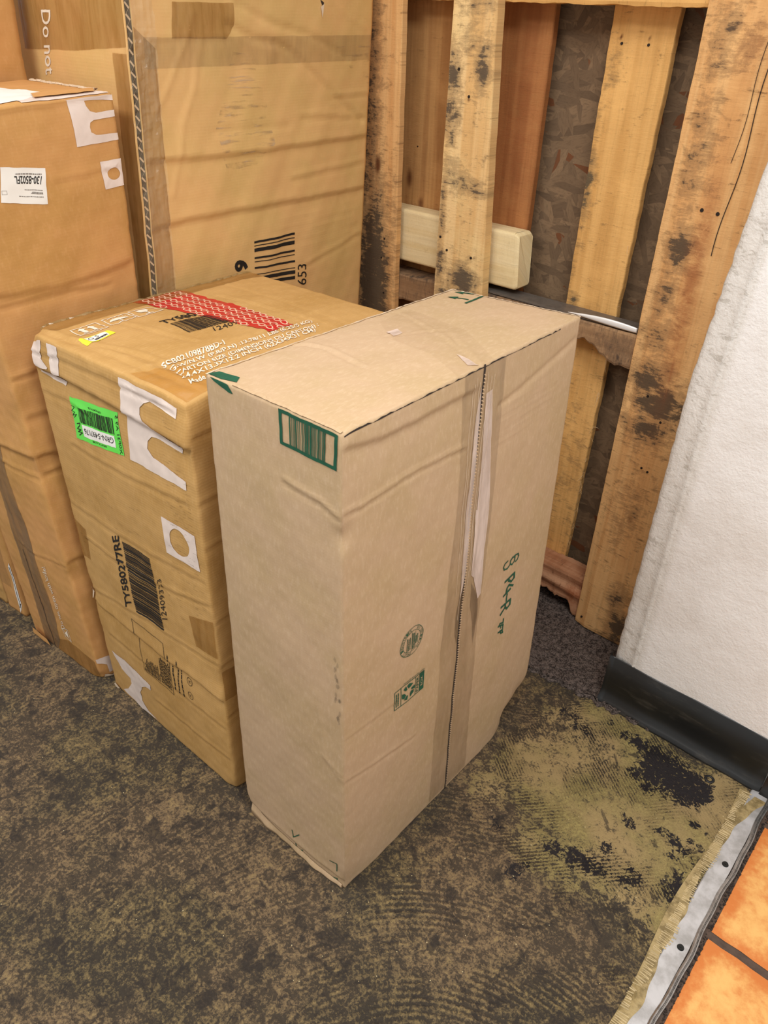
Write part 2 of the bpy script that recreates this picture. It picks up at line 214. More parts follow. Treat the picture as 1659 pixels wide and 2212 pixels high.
class NT:
    def __init__(s, name):
        s.m = bpy.data.materials.new(name); s.m.use_nodes = True; s.t = s.m.node_tree
        s.b = s.t.nodes['Principled BSDF']; s.out = s.t.nodes['Material Output']
    def n(s, typ, **kw):
        n = s.t.nodes.new(typ)
        for k, v in kw.items():
            if k.startswith('i_'):
                key = k[2:]; key = int(key) if key.isdigit() else key.replace('_', ' ')
                s.set(n.inputs[key], v)
            else: setattr(n, k, v)
        return n
    def set(s, inp, v):
        if isinstance(v, bpy.types.NodeSocket): s.t.links.new(v, inp)
        else: inp.default_value = v
    def math(s, op, a, b=0.0, c=0.0, clamp=False):
        n = s.t.nodes.new('ShaderNodeMath'); n.operation = op; n.use_clamp = clamp
        s.set(n.inputs[0], a); s.set(n.inputs[1], b); s.set(n.inputs[2], c); return n.outputs[0]
    def mix(s, f, a, b, mode='MIX'):
        n = s.t.nodes.new('ShaderNodeMix'); n.data_type = 'RGBA'; n.blend_type = mode
        s.set(n.inputs[0], f); s.set(n.inputs[6], a); s.set(n.inputs[7], b); return n.outputs[2]
    def step(s, v, lo, hi):
        n = s.t.nodes.new('ShaderNodeMapRange'); n.interpolation_type = 'SMOOTHSTEP'
        s.set(n.inputs[0], v); s.set(n.inputs[1], lo); s.set(n.inputs[2], hi); return n.outputs[0]
    def vec(s, kind='UV', scale=(1, 1, 1), rot=0.0, loc=(0, 0, 0)):
        if kind == 'UV': v = s.n('ShaderNodeTexCoord').outputs['UV']
        elif kind == 'P': v = s.n('ShaderNodeNewGeometry').outputs['Position']
        else: v = s.n('ShaderNodeTexCoord').outputs['Object']
        m = s.n('ShaderNodeMapping'); s.set(m.inputs[0], v); m.inputs[1].default_value = loc
        m.inputs[2].default_value = (0, 0, rot); m.inputs[3].default_value = scale; return m.outputs[0]
    def noise(s, v, scale, detail=3.0, rough=.5, dist=0.0, dim='3D'):
        n = s.n('ShaderNodeTexNoise'); s.set(n.inputs['Vector'], v); n.inputs['Scale'].default_value = scale
        n.inputs['Detail'].default_value = detail; n.inputs['Roughness'].default_value = rough
        n.inputs['Distortion'].default_value = dist; return n.outputs[0]
    def attr(s, name): return s.n('ShaderNodeAttribute', attribute_name=name).outputs['Fac']
    def bump(s, h, strength=.3, dist=.002):
        n = s.n('ShaderNodeBump'); s.set(n.inputs['Height'], h); n.inputs['Strength'].default_value = strength
        n.inputs['Distance'].default_value = dist; s.t.links.new(n.outputs[0], s.b.inputs['Normal'])
    def base(s, c, rough=.8, metal=0.0, spec=None):
        s.set(s.b.inputs['Base Color'], c); s.set(s.b.inputs['Roughness'], rough); s.set(s.b.inputs['Metallic'], metal)
        if spec is not None: s.b.inputs['Specular IOR Level'].default_value = spec
        return s

def cardboard(name, c1, c2, c3, flute='t', fib=.5, flstr=.12):
    k = NT(name); uv = k.vec()
    fine = k.noise(k.vec(scale=(1, 1.0, 1)), 420, 3, .7)
    fib1 = k.noise(k.vec(scale=(1, .35, 1)), 160, 4, .65)
    big = k.noise(uv, 5.5, 4, .6)
    col = k.mix(k.step(big, .35, .68), c1, c2)
    col = k.mix(k.math('MULTIPLY', k.step(fib1, .45, .75), fib), col, c3)
    col = k.mix(k.math('MULTIPLY', k.step(fine, .56, .8), fib * .9), col, tuple(x * .55 for x in c1[:3]) + (1,))
    wv = k.n('ShaderNodeTexWave', wave_type='BANDS', bands_direction='Y' if flute == 't' else 'X')
    k.set(wv.inputs['Vector'], uv); wv.inputs['Scale'].default_value = 52; wv.inputs['Distortion'].default_value = .6
    wv.inputs['Detail'].default_value = 1
    h = k.math('ADD', k.math('MULTIPLY', wv.outputs[1], flstr), k.math('MULTIPLY', fine, .25))
    h = k.math('ADD', h, k.math('MULTIPLY', k.noise(uv, 30, 3), .5))
    k.bump(h, .35, .0012); k.base(col, .82, 0, .25); return k.m

def plain(name, c, rough=.6, metal=0, spec=.5, var=0.0, sc=60):
    k = NT(name)
    if var:
        n = k.noise(k.vec('O'), sc, 4, .6)
        c2 = tuple(x * (1 - var) for x in c[:3]) + (1,)
        c = k.mix(k.step(n, .35, .7), c, c2)
    k.base(c, rough, metal, spec); return k.m

def film(name, c, alpha, rough=.2, wrinkle=.3, sc=40):
    k = NT(name); k.base(c, rough, 0, .6); n = k.noise(k.vec(scale=(1, .15, 1)), sc, 4, .6, .5)
    k.set(k.b.inputs['Alpha'], k.math('MULTIPLY_ADD', k.step(n, .35, .75), alpha * .5, alpha * .7))
    k.bump(n, wrinkle, .004); return k.m

M = {}
M['cardA'] = cardboard('pale_kraft_cardboard', lin(193, 163, 130), lin(186, 158, 120), lin(207, 180, 148), fib=.5, flstr=.05)
M['cardB'] = cardboard('golden_kraft_cardboard', lin(196, 154, 95), lin(184, 142, 82), lin(208, 168, 112), fib=.4, flstr=.20)
M['cardC'] = cardboard('orange_kraft_cardboard', lin(206, 152, 94), lin(192, 144, 82), lin(213, 163, 108), fib=.4, flstr=.10)
M['cardD'] = cardboard('smooth_kraft_cardboard', lin(222, 176, 116), lin(212, 174, 110), lin(228, 188, 132), fib=.25, flstr=.12)
M['black_ink'] = plain('black_ink', lin(30, 24, 20), .7, var=.4)
M['green_ink'] = plain('green_ink', lin(18, 84, 58), .7, var=.25)
M['white_ink'] = plain('white_ink', lin(238, 226, 206), .7, var=.12)
M['grey_ink'] = plain('faded_grey_ink', lin(140, 132, 124), .7)
M['smudge'] = plain('grey_smudge', lin(122, 98, 72), .8, var=.3)
M['white_paper'] = plain('white_paper', lin(240, 236, 228), .6, var=.03, sc=9)
M['white_tape'] = plain('matt_white_tape', lin(232, 214, 202), .5, var=.10, sc=25)
M['lime_paper'] = plain('lime_green_label_paper', lin(105, 226, 82), .5)
M['yellow_paper'] = plain('yellow_label_paper', lin(240, 228, 60), .5)
M['red_tape'] = plain('red_printed_tape', lin(196, 34, 38), .3, var=.15)
M['red_tape_print'] = plain('cream_print_on_tape', lin(236, 190, 160), .4)
M['clear_tape'] = film('clear_packing_tape', lin(150, 124, 90), .26, .20)
M['brown_tape'] = film('brown_packing_tape', lin(160, 112, 48), .50, .22)
M['grey_tape'] = film('dusty_clear_tape', lin(140, 116, 90), .62, .25)
M['white_stretch'] = film('stretched_whitened_tape', lin(226, 204, 190), .78, .3)
M['dark_stretch'] = film('loose_dark_tape', lin(120, 98, 76), .45, .25)  # darker translucent film for the loose patches of seam tape
M['wrap'] = film('clear_stretch_wrap', lin(225, 205, 170), .18, .10, .9, 26)
M['seam_dark'] = plain('dark_gap', lin(48, 36, 28), .9)
M['seam_light'] = plain('raw_flute_paper', lin(205, 176, 142), .9)
M['torn'] = plain('torn_paper_edge', lin(222, 200, 172), .9, var=.15)

def mesh_obj(name, verts, faces, mat, parent=None, uv=None, smooth=False, attrs=None):
    me = bpy.data.meshes.new(name); me.from_pydata([tuple(v) for v in verts], [], [tuple(f) for f in faces]); me.update()
    if mat: me.materials.append(mat)
    if uv is not None:
        l = me.uv_layers.new(name='UVMap'); idx = np.zeros(len(me.loops), dtype=np.int32); me.loops.foreach_get('vertex_index', idx)
        l.data.foreach_set('uv', np.asarray(uv, dtype=np.float32)[idx].ravel())
    if attrs:
        for k, v in attrs.items():
            a = me.attributes.new(k, 'FLOAT', 'POINT'); a.data.foreach_set('value', np.asarray(v, dtype=np.float32))
    if smooth: me.polygons.foreach_set('use_smooth', [True] * len(me.polygons))
    o = bpy.data.objects.new(name, me); COL.objects.link(o)
    if parent: o.parent = parent; o.matrix_parent_inverse = Matrix.Translation(-Vector(parent.location))
    return o

def bm_obj(name, bm, mat, parent=None, smooth=False):
    me = bpy.data.meshes.new(name); bm.to_mesh(me); bm.free()
    if mat: me.materials.append(mat)
    if smooth: me.polygons.foreach_set('use_smooth', [True] * len(me.polygons))
    o = bpy.data.objects.new(name, me); COL.objects.link(o)
    if parent: o.parent = parent; o.matrix_parent_inverse = Matrix.Translation(-Vector(parent.location))
    return o

def thing(name, loc, label, cat, group=None):
    o = bpy.data.objects.new(name, None); COL.objects.link(o); o.location = loc; o.empty_display_size = .05
    o['label'] = label; o['category'] = cat
    if group: o['group'] = group
    return o
def struct(o): o['kind'] = 'structure'; return o

def nz(x, y, z):  # vectorised cheap smooth noise (sum of sines)
    return (np.sin(x * 1.7 + y * 2.3 + 1.1) + np.sin(y * 3.1 - z * 1.9 + 2.7) + np.sin(z * 2.6 + x * 3.7 + .4) + np.sin(x * 5.3 - y * 4.1 + z * 4.7)) / 4
# ------------------------------------------------------------------ cartons
def seg_dist(s, t, pts):
    """signed distance to a polyline in face coordinates and a fade at its ends"""
    best = np.full(s.shape, 1e9); sg = np.zeros(s.shape)
    for (x1, y1), (x2, y2) in zip(pts[:-1], pts[1:]):
        dx, dy = x2 - x1, y2 - y1; L = math.hypot(dx, dy) + 1e-9
        u = np.clip(((s - x1) * dx + (t - y1) * dy) / L / L, 0, 1)
        d = np.hypot(s - x1 - u * dx, t - y1 - u * dy)
        side = np.sign(dx * (t - y1) - dy * (s - x1))
        m = d < best; best = np.where(m, d, best); sg = np.where(m, side, sg)
    return best * sg

class Carton:
    STEP = .006
    def __init__(s, key, mat, r=.004, wob=.0012, bulge=.003, seed=0):
        s.k = key; s.c = np.array(BX[key], float); s.W, s.D, s.H = DIM[key]; s.mat = mat; s.r = r; s.wob = wob; s.bulge = bulge; s.seed = seed
        s.cr = {'front': [], 'side': [], 'top': [], 'back': [], 'left': []}
        s.crush = []
    def size(s, f): return {'front': (s.W, s.H), 'side': (s.D, s.H), 'top': (s.W, s.D), 'back': (s.W, s.H), 'left': (s.D, s.H), 'bottom': (s.W, s.D)}[f]
    def crease(s, f, key, kind, amp, wid):
        s.cr[f].append((P[key] if isinstance(key, str) else key, kind, amp, wid))
    def disp(s, f, S, T):
        w, h = s.size(f); o = np.zeros(S.shape)
        if f in s.cr:
            for pts, kind, amp, wid in s.cr[f]:
                d = seg_dist(S + .0007 * np.sin(T * 60 + 3), T + .0007 * np.sin(S * 45) + .0004 * np.sin(S * 160 + 1), pts)
                if kind == 'r': o += amp * np.exp(-(d / wid) ** 2)
                elif kind == 'g': o -= amp * np.exp(-(d / wid) ** 2)
                elif kind == 's': o += amp * np.exp(-np.abs(d) / (wid * 5)) * np.tanh(d / wid)
                elif kind == 'f': o += amp * (np.exp(-((d - wid) / wid) ** 2) - np.exp(-((d + wid) / wid) ** 2))
        bx = np.clip(S * (w - S) * 4 / w / w, 0, 1) * np.clip(T * (h - T) * 4 / h / h, 0, 1)
        o += s.bulge * bx * (1 + .6 * nz(S * 9 + s.seed, T * 7, s.seed * 1.3 + 0 * S))
        e = np.minimum(np.minimum(S, w - S), np.minimum(T, h - T)); return o * np.clip(e / .010, 0, 1)
    def surf(s, f, S, T, off=0.0):
        S = np.asarray(S, float); T = np.asarray(T, float); Z = np.zeros(S.shape)
        if f == 'front': L = (S, Z, T)
        elif f == 'side': L = (Z + s.W, S, T)
        elif f == 'top': L = (S, T, Z + s.H)
        elif f == 'back': L = (S, Z + s.D, T)
        elif f == 'left': L = (Z, S, T)
        else: L = (S, T, Z)
        N = {'front': (0, -1, 0), 'side': (1, 0, 0), 'top': (0, 0, 1), 'back': (0, 1, 0), 'left': (-1, 0, 0), 'bottom': (0, 0, -1)}[f]
        p = np.stack(L, -1); lo = np.full(3, s.r); hi = np.array([s.W, s.D, s.H]) - s.r
        q = np.clip(p, lo, hi); d = p - q; ln = np.linalg.norm(d, axis=-1, keepdims=True)
        n = np.where(ln > 1e-9, d / np.maximum(ln, 1e-9), np.array(N, float))
        p = q + n * s.r + n * off + np.array(N) * s.disp(f, S, T)[..., None]
        x, y, z = p[..., 0], p[..., 1], p[..., 2]; a = s.wob
        p = p + np.stack([a * nz(y * 22 + s.seed, z * 18, x * 20) + a * .5 * nz(y * 70, z * 60, x), a * nz(x * 21, z * 19 + s.seed, y * 20) + a * .5 * nz(x * 75, z * 64, y),
                          a * nz(x * 24, y * 21, z * 16 + s.seed) * np.clip(z / .03, 0, 1) + a * .5 * nz(x * 80, y * 77, z * 50) * np.clip(z / .03, 0, 1)], -1)
        for (cx, cy, cz), rad, (vx, vy, vz) in s.crush:
            g = np.exp(-(((x - cx) ** 2 + (y - cy) ** 2 + (z - cz) ** 2) / rad ** 2))[..., None]
            p = p + g * np.array([vx, vy, vz]) * (1 + .15 * np.sin(x * 60 + z * 70 + y * 50))[..., None]
        u, v, w_ = p[..., 0:1] / s.W, p[..., 1:2] / s.D, p[..., 2:3] / s.H; c = s.c
        bot = (1 - u) * (1 - v) * c[0] + u * (1 - v) * c[1] + u * v * c[2] + (1 - u) * v * c[3]
        top = (1 - u) * (1 - v) * c[4] + u * (1 - v) * c[5] + u * v * c[6] + (1 - u) * v * c[7]
        r = (1 - w_) * bot + w_ * top
        r[..., 2] = np.maximum(r[..., 2], .0008); return r
    def grid(s, f):
        w, h = s.size(f); return max(4, round(w / s.STEP)), max(4, round(h / s.STEP))
    def build(s, name, label, cat, body='carton_body', faces=('front', 'side', 'top', 'back', 'left', 'bottom')):
        c = s.c[:4].mean(0); s.root = thing(name, (c[0], c[1], 0), label, cat)
        V, F_, U = [], [], []; base = 0
        for f in faces:
            fine = f in ('front', 'side', 'top'); nx, ny = s.grid(f)
            w, h = s.size(f)
            S, T = np.meshgrid(np.linspace(0, w, nx + 1), np.linspace(0, h, ny + 1), indexing='ij')
            pts = s.surf(f, S, T).reshape(-1, 3); V.append(pts); U.append(np.stack([S.ravel(), T.ravel()], -1) + s.seed * .37)
            i, j = np.meshgrid(np.arange(nx), np.arange(ny), indexing='ij'); a = (base + i * (ny + 1) + j).ravel()
            b, c2, d = a + ny + 1, a + ny + 2, a + 1
            q = np.stack([a, b, c2, d], -1) if f in ('front', 'side', 'top') else np.stack([a, d, c2, b], -1)
            F_.append(q); base += len(pts)
        V = np.concatenate(V); F_ = np.concatenate(F_); U = np.concatenate(U)
        o = mesh_obj(body, V, F_.tolist(), s.mat, s.root, U, True)
        bm = bmesh.new(); bm.from_mesh(o.data); bmesh.ops.remove_doubles(bm, verts=bm.verts, dist=.0002); bm.to_mesh(o.data); bm.free()
        return s.root
    # 2D decals -----------------------------------------------------
    def decal(s, name, f, bm, mat, off=.0011, parent=None, label=None):
        w, h = s.size(f); nx, ny = s.grid(f)
        bm.normal_update(); bmesh.ops.triangulate(bm, faces=bm.faces)
        xs = [v.co.x for v in bm.verts]; ys = [v.co.y for v in bm.verts]
        if not xs: bm.free(); return None
        for ax, n_, sz, lo, hi in ((0, nx, w, min(xs), max(xs)), (1, ny, h, min(ys), max(ys))):
            for i in range(int(lo / sz * n_), int(hi / sz * n_) + 2):
                c = i * sz / n_
                if lo < c < hi:
                    co = (c, 0, 0) if ax == 0 else (0, c, 0); no = (1, 0, 0) if ax == 0 else (0, 1, 0)
                    bmesh.ops.bisect_plane(bm, geom=bm.verts[:] + bm.edges[:] + bm.faces[:], plane_co=co, plane_no=no, dist=1e-6)
        S = np.array([v.co.x for v in bm.verts]); T = np.array([v.co.y for v in bm.verts])
        pts = s.surf(f, S, T, off)
        me = bpy.data.meshes.new(name); bm.verts.index_update()
        fc = [[v.index for v in fa.verts] for fa in bm.faces]; bm.free()
        o = mesh_obj(name, pts, fc, mat, parent or s.root, np.stack([S, T], -1), True)
        if parent is not None: pass
        if label: o['label'] = label
        bpy.data.meshes.remove(me)
        bm2 = bmesh.new(); bm2.from_mesh(o.data); bmesh.ops.recalc_face_normals(bm2, faces=bm2.faces); bm2.to_mesh(o.data); bm2.free()
        return o

def poly2(bm, pts, hole=None):
    if hole is None:
        vs = [bm.verts.new((x, y, 0)) for x, y in pts]; bm.faces.new(vs); return bm
    e = []
    for ring in (pts, hole):
        vs = [bm.verts.new((x, y, 0)) for x, y in ring]
        for a, b in zip(vs, vs[1:] + vs[:1]): e.append(bm.edges.new((a, b)))
    bmesh.ops.triangle_fill(bm, use_beauty=True, use_dissolve=False, edges=e); return bm
def stroke(bm, pts, wd, closed=False):
    pts = [Vector((p[0], p[1])) for p in pts]
    if closed: pts = pts + pts[:1]
    for a, b in zip(pts[:-1], pts[1:]):
        d = (b - a); L = d.length
        if L < 1e-6: continue
        d /= L; n = Vector((-d.y, d.x)) * wd / 2; a2 = a - d * wd * .4; b2 = b + d * wd * .4
        vs = [bm.verts.new((p.x, p.y, 0)) for p in (a2 - n, b2 - n, b2 + n, a2 + n)]; bm.faces.new(vs)
    return bm
def bil(q, u, v):
    a, b, c, d = q
    return tuple((1 - u) * (1 - v) * a[i] + u * (1 - v) * b[i] + u * v * c[i] + (1 - u) * v * d[i] for i in (0, 1))
def rectq(bm, q, u0, v0, u1, v1):
    return poly2(bm, [bil(q, u0, v0), bil(q, u1, v0), bil(q, u1, v1), bil(q, u0, v1)])
def text2(bm, txt, q, bold=0.0, mirror=False):
    """text filling the quad q = bottom-left, bottom-right, top-right, top-left"""
    cu = bpy.data.curves.new('t', 'FONT'); cu.body = txt; cu.size = 1; cu.offset = bold; cu.resolution_u = 3
    o = bpy.data.objects.new('t', cu); COL.objects.link(o)
    bpy.context.view_layer.update(); me = bpy.data.meshes.new_from_object(o)
    xs = [v.co.x for v in me.vertices]; ys = [v.co.y for v in me.vertices]
    if xs:
        x0, x1 = min(xs), max(xs); y0, y1 = min(ys), max(ys); vs = []
        for v in me.vertices:
            u = (v.co.x - x0) / (x1 - x0); t = (v.co.y - y0) / (y1 - y0)
            vs.append(bm.verts.new((*bil(q, u, t), 0)))
        for p in me.polygons:
            try: bm.faces.new([vs[i] for i in p.vertices])
            except ValueError: pass
    bpy.data.objects.remove(o); bpy.data.meshes.remove(me); bpy.data.curves.remove(cu); return bm
def bars(bm, q, seed, n=34, thick=(1, 1, 1, 2, 2, 3), gap=(1, 1, 1, 2, 2)):
    """vertical bars across u filling the quad"""
    r = random.Random(seed); seq = []; tot = 0
    for i in range(n):
        a = r.choice(thick); g = r.choice(gap); seq.append((tot, a)); tot += a + g
    tot = seq[-1][0] + seq[-1][1]
    for a, wd in seq: rectq(bm, q, a / tot, 0, (a + wd) / tot, 1)
    return bm
def N2(): return bmesh.new()
def lines_of_text(bm, q, rows, seed, fill=.62, wmin=.5, words=True):
    """small print too fine to read in the photo: rows of word-sized dashes"""
    r = random.Random(seed)
    for i in range(rows):
        v1 = 1 - i / rows; v0 = v1 - fill / rows; u = 0; end = r.uniform(wmin, 1)
        while u < end:
            L = r.uniform(.03, .12); e = min(u + L, end); rectq(bm, q, u, v0, e, v1); u = e + .018
    return bm
def circ(c, ex, ey, n=40): return [(c[0] + ex[0] * math.cos(a) + ey[0] * math.sin(a), c[1] + ex[1] * math.cos(a) + ey[1] * math.sin(a)) for a in [2 * math.pi * i / n for i in range(n)]]
def sub(a, b): return (a[0] - b[0], a[1] - b[1])
def frame2(bm, q, tu, tv=None):
    tv = tv or tu
    for r in ((0, 0, 1, tv), (0, 1 - tv, 1, 1), (0, tv, tu, 1 - tv), (1 - tu, tv, 1, 1 - tv)): rectq(bm, q, *r)
    return bm
def band(a, b):  # polygon between two polylines
    return a + b[::-1]
def inter(pts, t):  # s on a polyline at height t
    p = sorted(pts, key=lambda z: z[1])
    return float(np.interp(t, [z[1] for z in p], [z[0] for z in p]))
# ================================================================== setting
# --- floor: worn, glue-stained sheet
def floor_mat():
    k = NT('worn_glue_stained_floor'); p = k.vec('P')
    yel = k.attr('yellow'); blk = k.attr('black'); ln = k.attr('comb')
    n1 = k.noise(p, 48, 9, .70, .5); n2 = k.noise(k.vec('P', (1, 1, 1), 0, (3, 1, 0)), 7, 5, .6); n3 = k.noise(p, 170, 7, .78, .4); n4 = k.noise(p, 3.1, 3, .5)
    def wave(rot, per, loc=(0, 0, 0), rings=False, dist=1.5):
        w_ = k.n('ShaderNodeTexWave', wave_type='RINGS' if rings else 'BANDS')
        if rings: w_.rings_direction = 'Z'
        k.set(w_.inputs['Vector'], k.vec('P', rot=rot, loc=loc)); w_.inputs['Scale'].default_value = .314 / per * 1.0
        w_.inputs['Distortion'].default_value = dist; w_.inputs['Detail'].default_value = 4; w_.inputs['Detail Scale'].default_value = 4
        w_.inputs['Detail Roughness'].default_value = .75
        return w_.outputs[1]
    arcs = wave(0, .0125, (.15, -.31, 0), True, 3.5); diag = wave(2.2, .0072, dist=6.5); diag2 = wave(.75, .0080, dist=6.5)
    sel = k.step(k.noise(k.vec('P', (1, 1, 1), 0, (7, 2, 0)), 3.2, 2), .46, .56)
    lines = k.mix(sel, diag, diag2); lines = k.mix(k.step(yel, .15, .55), arcs, lines)
    lm = k.math('MULTIPLY', ln, k.step(k.noise(k.vec('P', (1, 1, 1), 0, (2, 6, 0)), 9, 5), .44, .60))
    linefac = k.math('MULTIPLY', k.math('SUBTRACT', lines, .5), lm)
    fleck = k.math('ADD', k.math('ADD', n1, k.math('MULTIPLY', linefac, .20)), k.math('MULTIPLY', k.math('SUBTRACT', n3, .5), 1.25))
    fleck = k.math('ADD', fleck, k.math('MULTIPLY', k.math('SUBTRACT', n2, .5), .45))
    dark = k.mix(k.step(n4, .4, .62), lin(70, 62, 52), lin(86, 73, 58))
    tan = k.mix(k.step(n4, .4, .6), lin(122, 105, 74), lin(142, 118, 88))
    colA = k.mix(k.step(fleck, .44, .60), dark, tan)
    colA = k.mix(k.math('MULTIPLY', k.step(fleck, .60, .74), .6), colA, lin(182, 156, 104))
    yb = k.mix(k.step(n3, .4, .62), lin(184, 166, 104), lin(140, 122, 80))
    yb = k.mix(k.step(k.noise(p, 5, 3), .42, .6), yb, lin(182, 156, 108))
    yt = k.math('ADD', k.math('ADD', fleck, k.math('MULTIPLY', linefac, .14)), k.math('MULTIPLY', k.math('SUBTRACT', yel, .72), .75))
    col = k.mix(k.step(yt, .40, .62), colA, yb)
    bt2 = k.math('ADD', k.noise(k.vec('P', (1, 1, 1), 0, (1, 9, 0)), 20, 8, .68, .6), k.math('MULTIPLY', k.math('SUBTRACT', yel, .6), -.05))
    col = k.mix(k.math('MULTIPLY', k.step(bt2, .56, .62), .75), col, lin(58, 51, 46))
    bn = k.math('MULTIPLY', k.math('SUBTRACT', k.noise(p, 75, 7, .72, 1.2), .5), 3.0)
    bt = k.math('ADD', k.math('ADD', blk, k.math('MULTIPLY', bn, k.step(blk, .05, .4))), k.math('MULTIPLY', linefac, -.30))
    col = k.mix(k.step(bt, .55, .62), col, lin(46, 41, 42))
    vo = k.n('ShaderNodeTexVoronoi'); k.set(vo.inputs['Vector'], p); vo.inputs['Scale'].default_value = 40
    spk = k.math('MULTIPLY', k.math('LESS_THAN', vo.outputs[0], .05), k.math('GREATER_THAN', n2, .47))
    col = k.mix(spk, col, lin(226, 208, 160))
    k.base(col, k.mix(k.step(bt, .5, .56), (.60,) * 3 + (1,), (.40,) * 3 + (1,)), 0, .35)
    h = k.math('ADD', fleck, k.math('MULTIPLY', linefac, .6)); k.bump(h, .9, .004); return k.m

GX = np.concatenate([np.arange(-3.4, -.8, .03), np.arange(-.8, -.045, .006)]); GY = np.concatenate([np.arange(-1.4, .7, .03), np.arange(.7, 1.5, .006), np.arange(1.5, 2.0, .03)])
X, Y = np.meshgrid(GX, GY, indexing='ij')
def blob(cx, cy, r, a=1.0, ry=None, rot=0.0):
    ry = ry or r; dx, dy = X - cx, Y - cy; c, s_ = math.cos(rot), math.sin(rot)
    return a * np.exp(-(((dx * c + dy * s_) / r) ** 2 + ((-dx * s_ + dy * c) / ry) ** 2))
yel = np.zeros(X.shape)
for (bx, by, br, ba) in YEL: yel = yel + blob(bx, by, br * 1.15, ba * .8)
yel = np.tanh(yel * 1.15)
comb = .35 + .65 * np.clip(yel * 1.4 + blob(-.42, .62, .25, .9) + blob(-.25, .75, .2, .8) + blob(-1.0, .35, .25, .5), 0, 1)
V = np.stack([X.ravel(), Y.ravel(), 0 * X.ravel()], -1); nx, ny = X.shape
i, j = np.meshgrid(np.arange(nx - 1), np.arange(ny - 1), indexing='ij'); a = (i * ny + j).ravel()
blk = np.zeros(X.shape)
for (bx, by, br, ba) in BLK: blk = blk + blob(bx, by, br * 1.1, ba * .9)
blk = np.tanh(blk)
fl = mesh_obj('floor', V, np.stack([a, a + ny, a + ny + 1, a + 1], -1).tolist(), floor_mat(), None, None, False,
              {'yellow': yel.ravel(), 'black': blk.ravel(), 'comb': comb.ravel()}); struct(fl)

# --- carpet remnant under the pallet
def carpet():
    k = NT('grey_brown_carpet'); p = k.vec('P'); n = k.noise(p, 260, 4, .7); n2 = k.noise(p, 90, 4, .6)
    col = k.mix(k.step(k.math('ADD', k.math('MULTIPLY', n, .6), k.math('MULTIPLY', n2, .4)), .40, .60), lin(54, 47, 44), lin(128, 114, 106)); k.base(col, .95, 0, .1)
    k.bump(n, 1.0, .004)
    xs = np.arange(-1.49, -.30, .006); ys = np.arange(1.40, 1.83, .006); X, Y = np.meshgrid(xs, ys, indexing='ij')
    edge = 1.452 + .012 * nz(X * 30, X * 11, X * 5) + .006 * nz(X * 90, X * 60, 0 * X) + np.clip((X + .60) * .09, -.02, .02)
    t = np.clip((Y - 1.40) / .04, 0, 1); Yn = np.where(Y < 1.44, edge + (Y - 1.40) * .2, np.maximum(Y, edge + .009))
    Z = np.where(Y < 1.405, .0005, .007 + .0022 * rng.standard_normal(X.shape).clip(-1.5, 1.5))
    nx, ny = X.shape; i, j = np.meshgrid(np.arange(nx - 1), np.arange(ny - 1), indexing='ij'); a = (i * ny + j).ravel()
    o = mesh_obj('carpet_remnant', np.stack([X.ravel(), Yn.ravel(), Z.ravel()], -1), np.stack([a, a + ny, a + ny + 1, a + 1], -1).tolist(), k.m, None, None, True)
    o['label'] = 'grey-brown low pile carpet remnant on the floor under the wooden pallet'; o['category'] = 'carpet'; return o
carpet()

# --- orange tiles beyond the threshold
def tiles():
    k = NT('glazed_orange_tile'); p = k.vec('P'); n = k.noise(p, 14, 6, .62, .3); n2 = k.noise(p, 70, 5, .7); e = k.attr('edge')
    v = k.math('ADD', k.math('ADD', k.math('MULTIPLY', n, .7), k.math('MULTIPLY', n2, .35)), k.math('MULTIPLY', e, -.22))
    col = k.mix(k.step(v, .30, .62), lin(212, 124, 58), lin(238, 184, 108)); k.base(col, .35, 0, .4); k.bump(n2, .25, .002)
    g = plain('dark_tile_grout', lin(92, 74, 62), .9, var=.3)
    root = None
    bm_v, bm_f, ed = [], [], []
    for ix in range(0, 4):
        for iy in range(-5, 3):
            x0 = -.003 + ix * .335; y0 = 1.0745 + iy * .335; nX = 12
            xs = np.linspace(0, .317, nX); S, T = np.meshgrid(xs, xs, indexing='ij')
            d = np.minimum(np.minimum(S, .317 - S), np.minimum(T, .317 - T)); b = len(bm_v)
            jag = .0012 * np.sin(S * 140 + ix) * (d < 1e-6)
            for s_, t_, dd, jj in zip(S.ravel(), T.ravel(), d.ravel(), jag.ravel()):
                bm_v.append((x0 + s_ + jj, y0 + t_ + jj, .0035 if dd > .004 else 0.0005)); ed.append(max(0, 1 - dd / .04))
            for a_ in range(nX - 1):
                for c_ in range(nX - 1): q = b + a_ * nX + c_; bm_f.append((q, q + nX, q + nX + 1, q + 1))
    o = mesh_obj('floor', bm_v, bm_f, k.m, None, None, True, {'edge': ed}); struct(o)
    o = mesh_obj('floor', [(-.05, -1.4, -.0008), (1.4, -1.4, -.0008), (1.4, 2, -.0008), (-.05, 2, -.0008)], [(0, 1, 2, 3)], g); struct(o)
tiles()

